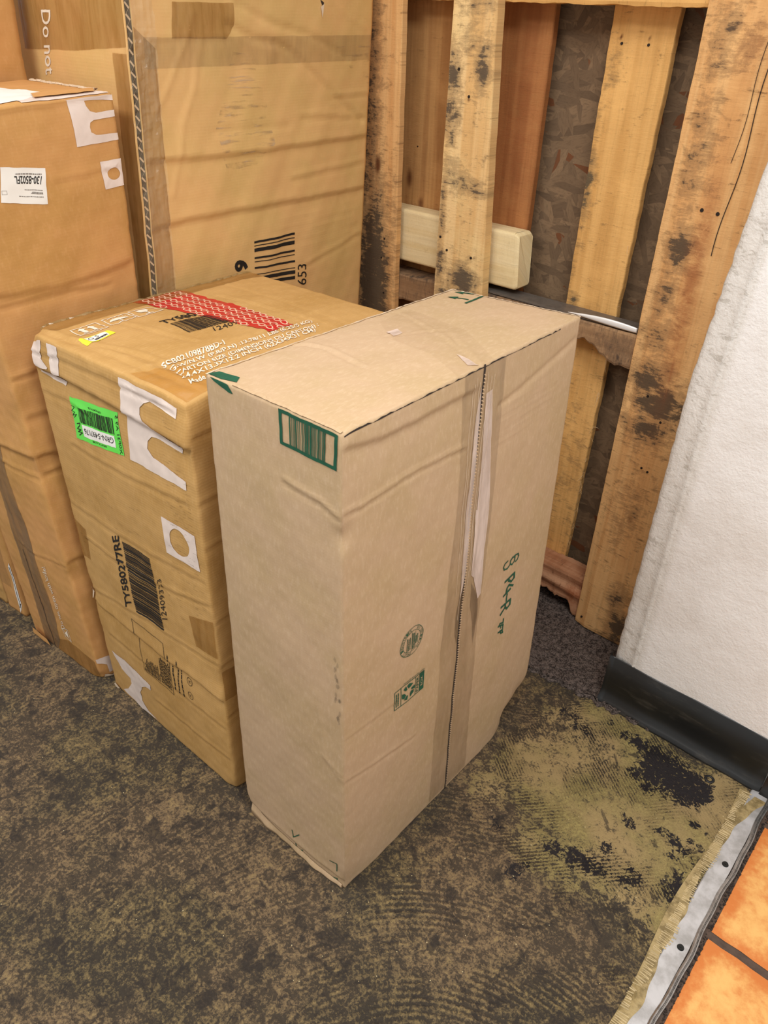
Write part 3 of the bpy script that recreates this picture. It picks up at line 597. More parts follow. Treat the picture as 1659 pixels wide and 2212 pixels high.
# --- metal threshold with its screws, and fringed backing edge
def threshold():
    zinc = NT('scuffed_grey_metal'); n = zinc.noise(zinc.vec('P'), 22, 5, .65)
    zinc.base(zinc.mix(zinc.step(n, .35, .7), lin(206, 204, 204), lin(168, 165, 162)), .42, .35, .5)
    bare = plain('bright_aluminium', lin(176, 172, 168), .25, .9, var=.35, sc=90)
    root = thing('threshold_strip', (-.035, .4, 0), 'grey metal threshold strip between the worn floor and the orange tiles', 'threshold strip')
    ys = np.arange(-1.2, 1.481, .02); V, F_ = [], []
    for y in ys:
        wv = .0025 * math.sin(y * 21) + .0012 * math.sin(y * 57 + 1)
        for x, z in ((-.062, .0006), (-.060, .0022), (-.024 + wv * .4, .0024)): V.append((x, y, z))
    n_ = 3
    for r in range(len(ys) - 1):
        for c in range(n_ - 1): q = r * n_ + c; F_.append((q, q + 1, q + n_ + 1, q + n_))
    mesh_obj('flange', V, F_, zinc.m, root)
    V, F_ = [], []
    for y in ys:
        wv = .0022 * math.sin(y * 21) + .0012 * math.sin(y * 57 + 1)
        for x, z in ((-.0240, .0024), (-.0232, .0050), (-.0205, .0058), (-.0178, .0052), (-.0168, .0020), (-.0162, .0020), (-.0150, .0068), (-.0126, .0068), (-.0118, .0005)): V.append((x + wv, y, z))
    n_ = 9
    for r in range(len(ys) - 1):
        for c in range(n_ - 1): q = r * n_ + c; F_.append((q, q + 1, q + n_ + 1, q + n_))
    mesh_obj('raised_lip', V, F_, bare, root)['label'] = 'bright bent metal lip'
    dk = plain('dark_screw_steel', lin(40, 40, 38), .4, .5)
    for y in (1.238, 1.001, .70, .40):
        bm = bmesh.new(); bmesh.ops.create_cone(bm, cap_ends=True, segments=20, radius1=.0072, radius2=.0058, depth=.003, matrix=Matrix.Translation((-.037, y, .0036)))
        bmesh.ops.create_cone(bm, cap_ends=True, segments=6, radius1=.0024, radius2=.0024, depth=.002, matrix=Matrix.Translation((-.037, y, .0050)))
        bm_obj('screw', bm, dk, root)
    gr = plain('grit', lin(58, 48, 42), .9, var=.5, sc=200); bm = bmesh.new()
    for _ in range(420):
        y = random.uniform(.6, 1.47); r = random.uniform(.0008, .0026)
        bmesh.ops.create_icosphere(bm, subdivisions=1, radius=r, matrix=Matrix.Translation((random.uniform(-.0105, -.0035), y, r * .8)))
    o = bm_obj('grit_line', bm, gr); o['label'] = 'line of dark grit lying between the metal strip and the orange tiles'; o['category'] = 'dirt'; o['kind'] = 'stuff'
    # dirt bed
    # fringe threads of the torn carpet backing
    bm = bmesh.new(); y = .55
    while y < 1.452:
        y += random.uniform(.0035, .0052); a = .5 + .5 * math.sin(y * 17) * math.sin(y * 41 + 1)
        if random.random() < .06: continue
        x0 = -.076 - .004 * random.random(); L = .010 + .016 * a; wd = random.uniform(.0009, .0016); dy = random.uniform(-.003, .003)
        x1 = x0 + L; z = .0030
        vs = [bm.verts.new(c) for c in ((x0, y - wd, .0012), (x0, y + wd, .0012), (x1, y + wd + dy, z), (x1, y - wd + dy, z), (x0, y, .0026), (x1, y + dy, z + .0012))]
        bm.faces.new((vs[0], vs[3], vs[5], vs[4])); bm.faces.new((vs[4], vs[5], vs[2], vs[1])); bm.faces.new((vs[3], vs[2], vs[5])); bm.faces.new((vs[0], vs[4], vs[1]))
    o = bm_obj('backing_fringe', bm, plain('beige_backing_thread', lin(206, 184, 140), .8, var=.3)); o['label'] = 'frayed beige backing threads along the metal threshold strip'; o['category'] = 'fringe'; o['kind'] = 'stuff'
    # glued backing ribbon under the threads
    ys = np.arange(.45, 1.462, .008); V, F_ = [], []
    for y in ys:
        e = -.058 + .006 * math.sin(y * 9 + .5) + .004 * math.sin(y * 31) + .002 * math.sin(y * 83)
        if y > 1.3: e += (y - 1.3) * .16
        V += [(-.084 - .006 * math.sin(y * 13), y, .0008), (-.078, y, .0014), (e - .004, y, .0030), (e, y, .0024)]
    for r in range(len(ys) - 1):
        for c in range(3): q = r * 4 + c; F_.append((q, q + 1, q + 5, q + 4))
    k = NT('glue_soaked_backing'); p = k.vec('P'); n = k.noise(p, 40, 5, .65)
    k.base(k.mix(k.step(n, .4, .62), lin(172, 150, 104), lin(126, 108, 70)), .5, 0, .4); k.bump(k.noise(k.vec('P', (.1, 1, 1)), 240, 2), .6, .002)
    o = mesh_obj('backing_ribbon', V, F_, k.m, None, None, True); o['label'] = 'glue-soaked yellowish backing ribbon beside the metal threshold strip'; o['category'] = 'carpet backing'
threshold()
bm = bmesh.new()
mj = [(-.1496 + .0085 * math.cos(a) , 1.4334 + .0085 * math.sin(a), .0024) for a in [2 * math.pi * q / 28 for q in range(28)]]
V, F_ = [], []
for q in range(28):
    a = 2 * math.pi * q / 28
    for b in range(8):
        t = 2 * math.pi * b / 8; rr = .0092 + .0032 * math.cos(t); V.append((-.1496 + rr * math.cos(a), 1.4334 + rr * math.sin(a), .0022 + .0018 * math.sin(t)))
for q in range(28):
    for b in range(8): F_.append((q * 8 + b, ((q + 1) % 28) * 8 + b, ((q + 1) % 28) * 8 + (b + 1) % 8, q * 8 + (b + 1) % 8))
bm.free(); o = mesh_obj('rubber_washer', V, F_, plain('black_rubber', lin(34, 32, 32), .5), None, None, True)
o['label'] = 'small black rubber washer lying in front of the black baseboard'; o['category'] = 'washer'

# --- walls
def plaster():
    k = NT('rough_white_painted_plaster'); p = k.vec('P'); n = k.noise(p, 45, 6, .62); n2 = k.noise(p, 5, 5, .6); n3 = k.noise(p, 160, 4, .6); e = k.attr('edge')
    col = k.mix(k.step(n2, .42, .7), lin(238, 234, 230), lin(228, 222, 216))
    sp = k.noise(k.vec('P', (1, 1, 2.5), 0, (4, 0, 0)), 30, 8, .75, .8)
    col = k.mix(k.math('MULTIPLY', k.step(k.math('ADD', sp, k.math('MULTIPLY', e, .12)), .66, .72), .45), col, lin(150, 142, 130))
    col = k.mix(k.math('MULTIPLY', e, .25), col, lin(196, 188, 170))
    k.base(col, .6, 0, .3); k.bump(k.math('ADD', n, k.math('MULTIPLY', n3, .5)), .5, .005); return k.m
xs = np.concatenate([np.array([-.472, -.468, -.458, -.44, -.423, -.417, -.412, -.408]), np.arange(-.39, .92, .02)]); zs = np.arange(0, 2.66, .02)
X, Z = np.meshgrid(xs, zs, indexing='ij')
prof = np.interp(X, [-.472, -.468, -.458, -.44, -.423, -.417, -.412, -.408, 1], [.022, .013, .009, .007, .004, -.0015, .0010, .0, .0])
Yw = 1.5 + prof + .0012 * nz(X * 40, Z * 33, X * 0) * (X < -.40) + .0007 * nz(X * 14, Z * 17, 0 * X)
Xo = X + np.where(X < -.43, .0022 * nz(Z * 31, Z * 57, 0 * Z) + np.clip((Z - .92) * .07, 0, .06), np.where(X < -.405, np.clip((Z - .92) * .045, 0, .04), 0))
nx, ny = X.shape; i, j = np.meshgrid(np.arange(nx - 1), np.arange(ny - 1), indexing='ij'); a = (i * ny + j).ravel()
V = np.stack([Xo.ravel(), Yw.ravel(), Z.ravel()], -1).tolist(); F_ = np.stack([a, a + ny, a + ny + 1, a + 1], -1).tolist()
ed = (X < -.405).astype(float).ravel().tolist(); b = len(V)
for r, z in enumerate(zs): V.append((Xo[0, r], 1.84, z)); ed.append(1.0)
for r in range(len(zs) - 1): F_.append((b + r, r, r + 1, b + r + 1))
struct(mesh_obj('wall_right', V, F_, plaster(), None, None, True, {'edge': ed}))

def osb():
    k = NT('oriented_strand_board'); col = lin(128, 102, 76); h = None; pos = k.n('ShaderNodeNewGeometry').outputs['Position']
    for q, (rot, sx, sz, th) in enumerate(((.5, .085, .024, 0), (2.0, .07, .020, .5), (2.8, .09, .024, .55), (1.2, .075, .018, .6), (.1, .06, .016, .65))):
        m = k.n('ShaderNodeMapping', vector_type='TEXTURE'); k.set(m.inputs[0], pos)
        m.inputs[2].default_value = (0, rot, 0); m.inputs[3].default_value = (sx, 10, sz); m.inputs[1].default_value = (q * .31, 0, q * .17)
        v = k.n('ShaderNodeTexVoronoi'); k.set(v.inputs['Vector'], m.outputs[0]); v.inputs['Scale'].default_value = 1.0
        sp = k.n('ShaderNodeSeparateColor'); k.set(sp.inputs[0], v.outputs['Color'])
        c = k.mix(sp.outputs[0], lin(104, 84, 64), lin(140, 114, 86)); c = k.mix(k.step(sp.outputs[1], .95, .98), c, lin(116, 72, 44))
        c = k.mix(k.math('MULTIPLY', k.step(k.noise(m.outputs[0], 5, 4, .65), .45, .7), .5), c, lin(88, 70, 52))
        f = k.math('GREATER_THAN', sp.outputs[2], th); hh = sp.outputs[2]
        col = k.mix(f, col, c); h = hh if h is None else k.mix(f, h, hh)
    k.base(col, .75, 0, .25); k.bump(h, .35, .003); return k.m
struct(mesh_obj('wall_back', [(-3.6, 1.842, 0), (-.40, 1.842, 0), (-.40, 1.842, 2.66), (-3.6, 1.842, 2.66)], [(0, 1, 2, 3)], osb()))
# baseboards (coved black vinyl)
def cove(name, x0, x1, tilt=0):
    prof = [(1.4995, .150), (1.4965, .1485), (1.4955, .06), (1.494, .040), (1.489, .024), (1.480, .012), (1.473, .006), (1.4725, .0005)]
    xs = np.linspace(x0, x1, 30); V = []; F_ = []
    for q, x in enumerate(xs):
        e = .006 * max(0, 1 - (x1 - x) / .02) if name.endswith('right') else 0
        for y, z in prof: V.append((x, y + .0012 * math.sin(x * 40) + (e if z < .05 else 0), z + (.0012 * math.sin(x * 23) if z > .1 else 0)))
    n_ = len(prof)
    for q in range(len(xs) - 1):
        for c in range(n_ - 1): p = q * n_ + c; F_.append((p, p + n_, p + n_ + 1, p + 1))
    V += [(x0, 1.52, .150), (x0, 1.52, .0005)]; F_.append(list(range(n_ - 1, -1, -1)) + [len(V) - 2, len(V) - 1])
    k = NT('scuffed_black_vinyl'); n = k.noise(k.vec('P', (1, 1, 4)), 9, 6, .7); k.base(k.mix(k.step(n, .5, .78), lin(26, 26, 25), lin(62, 58, 52)), .33, 0, .5)
    return struct(mesh_obj(name, V, F_, k.m, None, None, True))
cove('baseboard_right', -.478, -.047); cove('baseboard_right', -.0455, .9)
# ================================================================== pallet
def wood(name, c1, c2, cg, saw=.5, dirt=0.0):
    k = NT(name)
    gr = k.noise(k.vec(scale=(1, .045, 1)), 110, 6, .62, .35); gr2 = k.noise(k.vec(scale=(1, .02, 1)), 30, 3, .6, .3)
    sw = k.noise(k.vec(scale=(.16, 1, 1)), 170, 6, .72, .3); blot = k.noise(k.vec(scale=(.8, 1, 1)), 34, 8, .74, .4); big = k.noise(k.vec(), 7, 4, .6)
    fine = k.noise(k.vec(scale=(1, .6, 1)), 300, 4, .7)
    col = k.mix(k.step(gr2, .36, .64), c1, c2); col = k.mix(k.math('MULTIPLY', k.step(gr, .48, .7), .25), col, tuple(x * .55 for x in c2[:3]) + (1,))
    col = k.mix(k.math('MULTIPLY', k.step(big, .45, .68), .35), col, tuple(min(1, x * 1.25) for x in c1[:3]) + (1,))
    col = k.mix(k.math('MULTIPLY', k.step(fine, .55, .72), .18), col, tuple(x * .5 for x in c2[:3]) + (1,))
    col = k.mix(k.math('MULTIPLY', k.step(k.math('ADD', sw, k.math('MULTIPLY', k.math('SUBTRACT', blot, .5), .8)), .60, .76), saw * .8), col, tuple(x * .30 for x in c2[:3]) + (1,))
    g = k.math('ADD', k.math('ADD', k.attr('grime'), dirt), k.math('ADD', k.math('MULTIPLY', k.math('SUBTRACT', blot, .5), 2.0), k.math('MULTIPLY', k.math('SUBTRACT', sw, .5), 1.1)))
    half = tuple((a_ * .35 + b_ * .65) for a_, b_ in zip(c2[:3], cg[:3])) + (1,)
    col = k.mix(k.math('MULTIPLY', k.step(g, .22, .60), .55), col, half)
    col = k.mix(k.math('MULTIPLY', k.step(g, .62, .95), .85), col, cg)
    col = k.mix(k.math('MULTIPLY', k.attr('rust'), k.step(blot, .3, .55)), col, lin(158, 88, 50))
    kn = k.attr('knot'); col = k.mix(k.step(k.math('ADD', kn, k.math('MULTIPLY', k.math('SUBTRACT', gr, .5), .4)), .2, .8), col, lin(108, 64, 34))
    k.base(col, .78, 0, .25); k.bump(k.math('ADD', k.math('MULTIPLY', gr, .7), k.math('MULTIPLY', sw, .8)), .5, .003); return k.m
M['pine'] = wood('dirty_pale_pine', lin(244, 208, 150), lin(230, 186, 124), lin(74, 66, 60), .8, .16)
M['pine2'] = wood('golden_pine', lin(232, 182, 112), lin(216, 164, 96), lin(80, 74, 62), .5, .04)
M['oldoak'] = wood('stained_brown_board', lin(234, 186, 126), lin(220, 164, 104), lin(66, 58, 50), .8, .12)
M['rear'] = wood('brown_rear_board', lin(196, 148, 92), lin(170, 120, 70), lin(84, 62, 44), .2)
M['rear2'] = wood('reddish_rear_board', lin(180, 124, 74), lin(156, 102, 58), lin(80, 52, 32), .2)
M['string'] = wood('weathered_stringer', lin(176, 140, 102), lin(146, 112, 80), lin(74, 62, 54), .7, .2)
M['redend'] = wood('red_stained_stringer', lin(200, 152, 116), lin(170, 116, 82), lin(96, 62, 44), .8, .2)
M['fresh'] = wood('fresh_pale_lumber', lin(236, 214, 168), lin(228, 202, 150), lin(170, 140, 96), .1)

def plank(name, y, xl0, xr0, xl1, xr1, z0, z1, th, mat, parent, grime=(), rust=(), knot=(), cham=(0, 0), seed=0, horiz=False, rough=.0012, bottom=None, topf=None, dent=None):
    """a plank whose front face is at y; vertical (grain along z) or horizontal (grain along x)"""
    nu = max(5, int(abs(xr0 - xl0) / .006)) if not horiz else max(10, int(abs(xr0 - xl0) / .008))
    nv = max(5, int(abs(z1 - z0) / .010)) if not horiz else max(6, int(abs(z1 - z0) / .006))
    ring_v = []; U = []; att = {'grime': [], 'rust': [], 'knot': []}; V = []; F_ = []
    c = .0025
    us = np.concatenate([[0, c / .15 * .5], np.linspace(.04, .96, nu - 3), [1 - c / .15 * .5, 1]])
    if cham[0]: us = np.concatenate([[0, .5 * cham[0], cham[0]], np.linspace(cham[0] + .03, 1, nu - 2)])
    vs_ = np.linspace(0, 1, nv + 1); idx = {}
    def P3(u, v, back):
        xl = xl0 + (xl1 - xl0) * v; xr = xr0 + (xr1 - xr0) * v; x = xl + (xr - xl) * u
        zb = z0 if bottom is None else bottom(x); zt = z1 if topf is None else topf(x); z = zb + (zt - zb) * v
        yy = y
        if not back:
            if cham[0] and u < cham[0]: yy += cham[1] * (1 - u / cham[0]) ** .9
            elif u <= 1e-6 or u >= 1 - 1e-6: yy += .0025
            if v <= 1e-6 or v >= 1 - 1e-6: yy += .002
            yy += .0006 * noise.noise(Vector((x * 30 + seed, z * 30, 0)))
            if dent: yy += dent(x, z)
        else: yy = y + th
        if not horiz and (u < .02 or u > .98): x += rough * (noise.noise(Vector((seed, z * 14, u * 9))) + .6 * noise.noise(Vector((seed, z * 60, u * 5))))
        if horiz and (v < .02 or v > .98): z += rough * (noise.noise(Vector((seed, x * 14, v * 9))) + .6 * noise.noise(Vector((seed, x * 60, v * 5))))
        return (x, yy, z)
    for back in (0, 1):
        for iu, u in enumerate(us):
            for iv, v in enumerate(vs_):
                p = P3(u, v, back); idx[(back, iu, iv)] = len(V); V.append(p)
                U.append((p[0] + seed, p[2] + seed * .7) if not horiz else (p[2] + seed + back * .06, p[0] + seed))
                for nm, L in (('grime', grime), ('rust', rust), ('knot', knot)):
                    g = 0
                    for bx, bz, rx, rz, am in L: g = max(g, am * math.exp(-((p[0] - bx) / rx) ** 2 - ((p[2] - bz) / rz) ** 2))
                    att[nm].append(g)
    A, B = len(us), len(vs_)
    for iu in range(A - 1):
        for iv in range(B - 1):
            F_.append((idx[0, iu, iv], idx[0, iu + 1, iv], idx[0, iu + 1, iv + 1], idx[0, iu, iv + 1]))
            F_.append((idx[1, iu, iv], idx[1, iu, iv + 1], idx[1, iu + 1, iv + 1], idx[1, iu + 1, iv]))
    for iv in range(B - 1):
        F_.append((idx[1, 0, iv], idx[0, 0, iv], idx[0, 0, iv + 1], idx[1, 0, iv + 1])); F_.append((idx[0, A - 1, iv], idx[1, A - 1, iv], idx[1, A - 1, iv + 1], idx[0, A - 1, iv + 1]))
    for iu in range(A - 1):
        F_.append((idx[0, iu, 0], idx[1, iu, 0], idx[1, iu + 1, 0], idx[0, iu + 1, 0])); F_.append((idx[0, iu, B - 1], idx[0, iu + 1, B - 1], idx[1, iu + 1, B - 1], idx[1, iu, B - 1]))
    o = mesh_obj(name, V, F_, mat, parent, U, False, att); return o
NAIL = plain('rusty_nail_head', lin(42, 34, 30), .6, .4)
def nail(x, y, z, parent, r=.0032, board=None):
    bm = bmesh.new(); bmesh.ops.create_cone(bm, cap_ends=True, segments=12, radius1=r, radius2=r * .8, depth=.003, matrix=Matrix.Translation((x, y - .0002, z)) @ Matrix.Rotation(math.pi / 2, 4, 'X'))
    o = bm_obj('nail_head', bm, NAIL, board); return o

pal = thing('wooden_pallet', (-1.05, 1.76, 0), 'tall weathered wooden pallet standing upright against the strand board wall', 'pallet')
F1 = plank('deck_board', 1.700, -1.565, -1.418, -1.575, -1.432, .011, 1.78, .020, M['oldoak'], pal, grime=[(-1.51, .85, .075, .30, 1.1), (-1.54, 1.3, .05, .5, .7), (-1.49, .55, .06, .2, 1.0)], knot=[(-1.50, 1.175, .014, .028, .8)], seed=1.3)
for x, z in ((-1.468, .985), (-1.466, .83), (-1.478, .93)): nail(x, 1.700, z, pal, board=F1)
F2 = plank('deck_board', 1.690, -1.279, -1.066, -1.268, -1.160, .011, 1.78, .030, M['pine'], pal,
           grime=[(-1.260, 1.41, .030, .07, .75), (-1.255, 1.33, .035, .06, .8), (-1.172, 1.43, .026, .06, .8), (-1.20, 1.56, .06, .05, .5), (-1.20, 1.48, .06, .05, .35), (-1.245, 1.20, .04, .04, .55), (-1.20, 1.17, .07, .03, .6), (-1.15, 1.155, .03, .014, .8), (-1.262, 1.10, .014, .12, .6),
                  (-1.18, .93, .05, .05, .95), (-1.21, .87, .06, .05, .95), (-1.26, .96, .02, .07, .7), (-1.15, .85, .04, .07, .9), (-1.25, 1.28, .02, .03, .7)], knot=[(-1.205, 1.358, .006, .008, .7)], seed=4.1)
for x, z in ((-1.240, 1.420), (-1.205, 1.365), (-1.262, 1.030), (-1.238, 1.0), (-1.158, .995)): nail(x, 1.690, z, pal, .0038, board=F2)
F3 = plank('deck_board', 1.700, -.676, -.478, -.682, -.478, .011, 1.78, .022, M['oldoak'], pal,
           grime=[(-.63, 1.50, .04, .08, .6), (-.60, 1.50, .06, .05, .45), (-.63, 1.30, .035, .16, .55), (-.622, 1.12, .035, .05, .95), (-.63, 1.02, .03, .06, .7), (-.63, .93, .05, .06, .6), (-.62, .81, .06, .07, .9), (-.58, .76, .09, .07, .95),
                  (-.60, .69, .08, .05, .8), (-.60, .45, .07, .15, .35), (-.56, .17, .04, .06, .65), (-.54, .07, .05, .08, .95)],
           rust=[(-.580, 1.05, .020, .22, .65), (-.575, .85, .006, .07, .6), (-.56, 1.5, .05, .05, .3)], knot=[(-.585, .43, .012, .02, .5)], cham=(.17, .010), seed=9.2)
for x, z in ((-.596, 1.205), (-.562, 1.203), (-.588, .585), (-.571, .580), (-.615, .775), (-.57, .72), (-.655, .045)): nail(x, 1.700, z, pal, .0045 if z > 1.1 else .0034, board=F3)
# long crack in the right hand board
bm = bmesh.new(); zz = [1.62 - q * .02 for q in range(26)]
for q in range(len(zz) - 1):
    f = lambda z: -.528 - .004 * math.sin(z * 23) - (1.62 - z) * .045
    x0, x1 = f(zz[q]), f(zz[q + 1]); w_ = .0009
    vs = [bm.verts.new(c) for c in ((x0 - w_, 1.6985, zz[q]), (x1 - w_, 1.6985, zz[q + 1]), (x1 + w_, 1.6985, zz[q + 1]), (x0 + w_, 1.6985, zz[q]))]; bm.faces.new(vs)
ck = bm_obj('crack', bm, M['seam_dark'], F3); ck['label'] = 'thin dark crack'
bm = bmesh.new(); zz = [1.60 - q * .02 for q in range(16)]
for q in range(len(zz) - 1):
    f = lambda z: -.545 - .003 * math.sin(z * 31) - (1.60 - z) * .05
    x0, x1 = f(zz[q]), f(zz[q + 1]); w_ = .0006
    vs = [bm.verts.new(c) for c in ((x0 - w_, 1.6985, zz[q]), (x1 - w_, 1.6985, zz[q + 1]), (x1 + w_, 1.6985, zz[q + 1]), (x0 + w_, 1.6985, zz[q]))]; bm.faces.new(vs)
bm_obj('crack', bm, M['seam_dark'], F3)
def arch(x):  # ragged notch under the middle stringer
    b = .817 + .006 * noise.noise(Vector((x * 60, 1, 0)))
    if -1.14 < x < -.745: b += .040 * min(1, max(0, (-.745 - x) / .07)) ** .7 + .010 * noise.noise(Vector((x * 45, 5, 0)))
    return b
S1 = plank('stringer', 1.722, -1.60, -.49, -1.60, -.49, .06, .152, .074, M['redend'], pal, horiz=True, seed=2.2, rough=.006, bottom=lambda x: max(.0115, .060 + .030 * noise.noise(Vector((x * 22, 3, 0))) + .016 * noise.noise(Vector((x * 70, 9, 0))) - .06 * math.exp(-((x + .69) / .018) ** 2)), grime=[(-.95, .1, .1, .05, .4)], rust=[(-.70, .09, .03, .04, .8)], dent=lambda x, z: .006 * math.sin(z * 90 + x * 14) * math.exp(-((z - .10) / .03) ** 2))
S1['label'] = 'ragged reddish bottom stringer'
S2 = plank('stringer', 1.722, -1.60, -.49, -1.60, -.49, .815, .903, .074, M['string'], pal, horiz=True, seed=5.7, rough=.002, bottom=arch, topf=lambda x: .903 - .012 * min(1, max(0, (-x - 1.25) / .1)), grime=[(-.72, .85, .06, .05, .5), (-1.35, .90, .2, .02, .6), (-1.0, .90, .3, .012, .5)])
S3 = plank('stringer', 1.722, -1.60, -.49, -1.60, -.49, 1.556, 1.66, .074, M['pine2'], pal, horiz=True, seed=8.7, rough=.003)
R3 = plank('deck_board', 1.797, -.925, -.785, -.918, -.768, .095, 1.78, .020, M['pine2'], pal, grime=[(-.915, 1.20, .02, .10, .9), (-.92, 1.33, .015, .05, .5), (-.93, .98, .016, .12, .8), (-.90, 1.44, .03, .10, .35), (-.9, .92, .02, .03, .6), (-.91, .6, .03, .2, .5), (-.85, .40, .12, .38, .30)], knot=[(-.89, 1.499, .004, .008, .9), (-.825, 1.497, .004, .008, .9)], seed=6.4, rough=.0022)  # broad last patch turns the board darker and greyer below the middle stringer
for x, z in ((-.888, 1.487), (-.826, 1.487)): nail(x, 1.797, z, pal, .0034, board=R3)
R1 = plank('deck_board', 1.797, -1.508, -1.325, -1.505, -1.318, .095, 1.78, .020, M['rear'], pal, knot=[(-1.465, 1.135, .014, .034, .75), (-1.42, 1.075, .013, .022, .7), (-1.43, 1.56, .014, .02, .5)], seed=3.3)
nail(-1.44, 1.797, 1.22, pal, .002, board=R1)
R2 = plank('deck_board', 1.797, -1.265, -1.070, -1.26, -1.060, .095, 1.78, .020, M['rear2'], pal, seed=7.7, rust=[(-1.12, 1.3, .08, .3, .35)])
# splinters hanging off the torn edge of the middle rear board
bm = bmesh.new()
for _ in range(46):
    z = random.uniform(.15, 1.12); x = -.780 + random.uniform(-.004, .004); L = random.uniform(.008, .03); a = random.uniform(-2.4, .3)
    p = Vector((x, 1.797, z)); d = Vector((math.cos(a) * .5, random.uniform(-.4, .1), math.sin(a))) * L; r = random.uniform(.0003, .0008)
    q = p + d * .6 + Vector((random.uniform(-.003, .003), 0, random.uniform(-.003, .003))); e = p + d
    for a_, b_, r0, r1 in ((p, q, r, r * .7), (q, e, r * .7, r * .2)):
        v = [bm.verts.new(a_ + Vector((o_[0] * r0, -.0005, o_[1] * r0))) for o_ in ((-1, 0), (1, 0), (0, 1))] + [bm.verts.new(b_ + Vector((o_[0] * r1, -.0005, o_[1] * r1))) for o_ in ((-1, 0), (1, 0), (0, 1))]
        for t in ((0, 1, 4, 3), (1, 2, 5, 4), (2, 0, 3, 5)): bm.faces.new([v[w_] for w_ in t])
sp = bm_obj('splinters', bm, plain('pale_splinter', lin(220, 188, 140), .8)); sp.parent = R3; sp['label'] = 'pale wood splinters'; sp['kind'] = 'stuff'

# fresh lumber offcut wedged between the deck boards
def lumber():
    x0, x1, y0, y1, z0, z1 = -1.53, -1.035, 1.733, 1.795, .9255, 1.068
    bm = bmesh.new(); r = .008; prof = []
    for cx, cz, a0 in ((y0 + r, z0 + r, math.pi), (y1 - r, z0 + r, 1.5 * math.pi), (y1 - r, z1 - r, 0), (y0 + r, z1 - r, .5 * math.pi)):
        for q in range(5): a = a0 + q * math.pi / 8; prof.append((cx + r * math.cos(a), cz + r * math.sin(a)))
    n_ = len(prof); xs = list(np.linspace(x0, x1 - .012, 40)) + [x1 - .007, x1 - .002, x1]; V, F_, U = [], [], []
    cy, cz = (y0 + y1) / 2, (z0 + z1) / 2
    for q, x in enumerate(xs):
        s_ = 1 - max(0, (x - (x1 - .012)) / .012) ** 2 * .10
        for y, z in prof:
            xx = x - (.014 * max(0, (z - (z1 - .03)) / .03) if q == len(xs) - 1 or x > x1 - .013 else 0) * (1 if y < cy else .6)
            V.append((xx, cy + (y - cy) * s_, cz + (z - cz) * s_)); U.append((z + y, x))
    for q in range(len(xs) - 1):
        for c in range(n_): F_.append((q * n_ + c, q * n_ + (c + 1) % n_, (q + 1) * n_ + (c + 1) % n_, (q + 1) * n_ + c))
    F_.append(tuple(range(n_ - 1, -1, -1))); F_.append(tuple(range((len(xs) - 1) * n_, len(xs) * n_)))
    z_ = [0.0] * len(V); o = mesh_obj('lumber_offcut', V, F_, M['fresh'], None, U, False, {'grime': z_, 'rust': z_, 'knot': z_})
    bmx = bmesh.new(); bmx.from_mesh(o.data); bmesh.ops.recalc_face_normals(bmx, faces=bmx.faces); bmx.to_mesh(o.data); bmx.free()
    o['label'] = 'short pale new lumber block wedged behind the pallet deck boards'; o['category'] = 'lumber'
lumber()
# metal rail lying on the middle stringer
def rail():
    k = plain('dull_dark_steel', lin(122, 114, 106), .45, .4, var=.2); kb = plain('polished_steel', lin(250, 248, 244), .14, .15, .9)
    root = thing('metal_rail', (-.88, 1.75, .906), 'thin grey metal rail with a bright curved edge on the pallet stringer', 'metal rail')
    xs = np.linspace(-1.15, -.685, 34); V, F_ = [], []
    for x in xs: V += [(x, 1.726, .9055), (x, 1.726, .9085), (x, 1.732, .9095), (x, 1.786, .9105), (x, 1.786, .9055)]
    for q in range(33):
        for c in range(4): p = q * 5 + c; F_.append((p, p + 5, p + 6, p + 1))
    F_ += [(4, 3, 2, 1, 0), (165, 166, 167, 168, 169)]
    mesh_obj('rail_body', V, F_, k, root)
    V, F_ = [], []; xs = np.linspace(-.872, -.686, 30)
    for x in xs:
        t = (x + .872) / .186; hgt = .001 + .015 * math.sin(math.pi * min(1, t * .72)) ** 1.0; bow = .006 * math.sin(math.pi * t)
        for q in range(6):
            a = q / 5; V.append((x, 1.723 - bow * .4 - .002 * math.sin(math.pi * a), .9085 + bow * .5 + .003 + (a - .5) * hgt + .002))
    for q in range(29):
        for c in range(5): p = q * 6 + c; F_.append((p, p + 6, p + 7, p + 1))
    o = mesh_obj('curled_edge', V, F_, kb, root, None, True); o['label'] = 'bright curved lip'
    md = o.modifiers.new('s', 'SOLIDIFY'); md.thickness = .001
rail()
# ================================================================== cartons
# --- A: pale kraft box in front
A = Carton('A', M['cardA'], r=.003, wob=.0007, bulge=.004, seed=1)
A.STEP = .005
A.crease('front', 'A_cr1', 'f', .0022, .004); A.crease('front', 'A_cr2', 'r', .0012, .003); A.crease('front', 'A_cr3', 's', .004, .004); A.crease('front', 'A_cr4', 'r', .0012, .003)
A.crease('side', 'As_cr1', 's', .0035, .004); A.crease('side', 'As_cr2', 'f', .0022, .004); A.crease('side', 'As_cr3', 'g', .003, .006)
A.crease('side', 'As_cr4', 'f', .0012, .004); A.crease('side', 'As_cr5', 'f', .0007, .004)
A.crease('top', 'A_tcr1', 'f', .0022, .004); A.crease('top', 'A_tcr2', 'f', .0012, .004); A.crease('top', 'A_tcr3', 'f', .0010, .004)
for q in range(7): A.crease('side', [(.40, .985 - q * .014), (.62, .990 - q * .014)], 'g', .0007, .0025)
A.crush = [((A.W, A.D, 0), .075, (-.035, -.075, .015)), ((A.W, 0, 0), .05, (-.004, .004, .002)), ((0, 0, 0), .05, (.006, .010, .004)), ((A.W, 0, A.H), .012, (-.002, .002, -.003)), ((0, A.D, A.H), .02, (.004, -.004, .002)), ((A.W, 0, .905), .02, (-.005, .004, 0))]
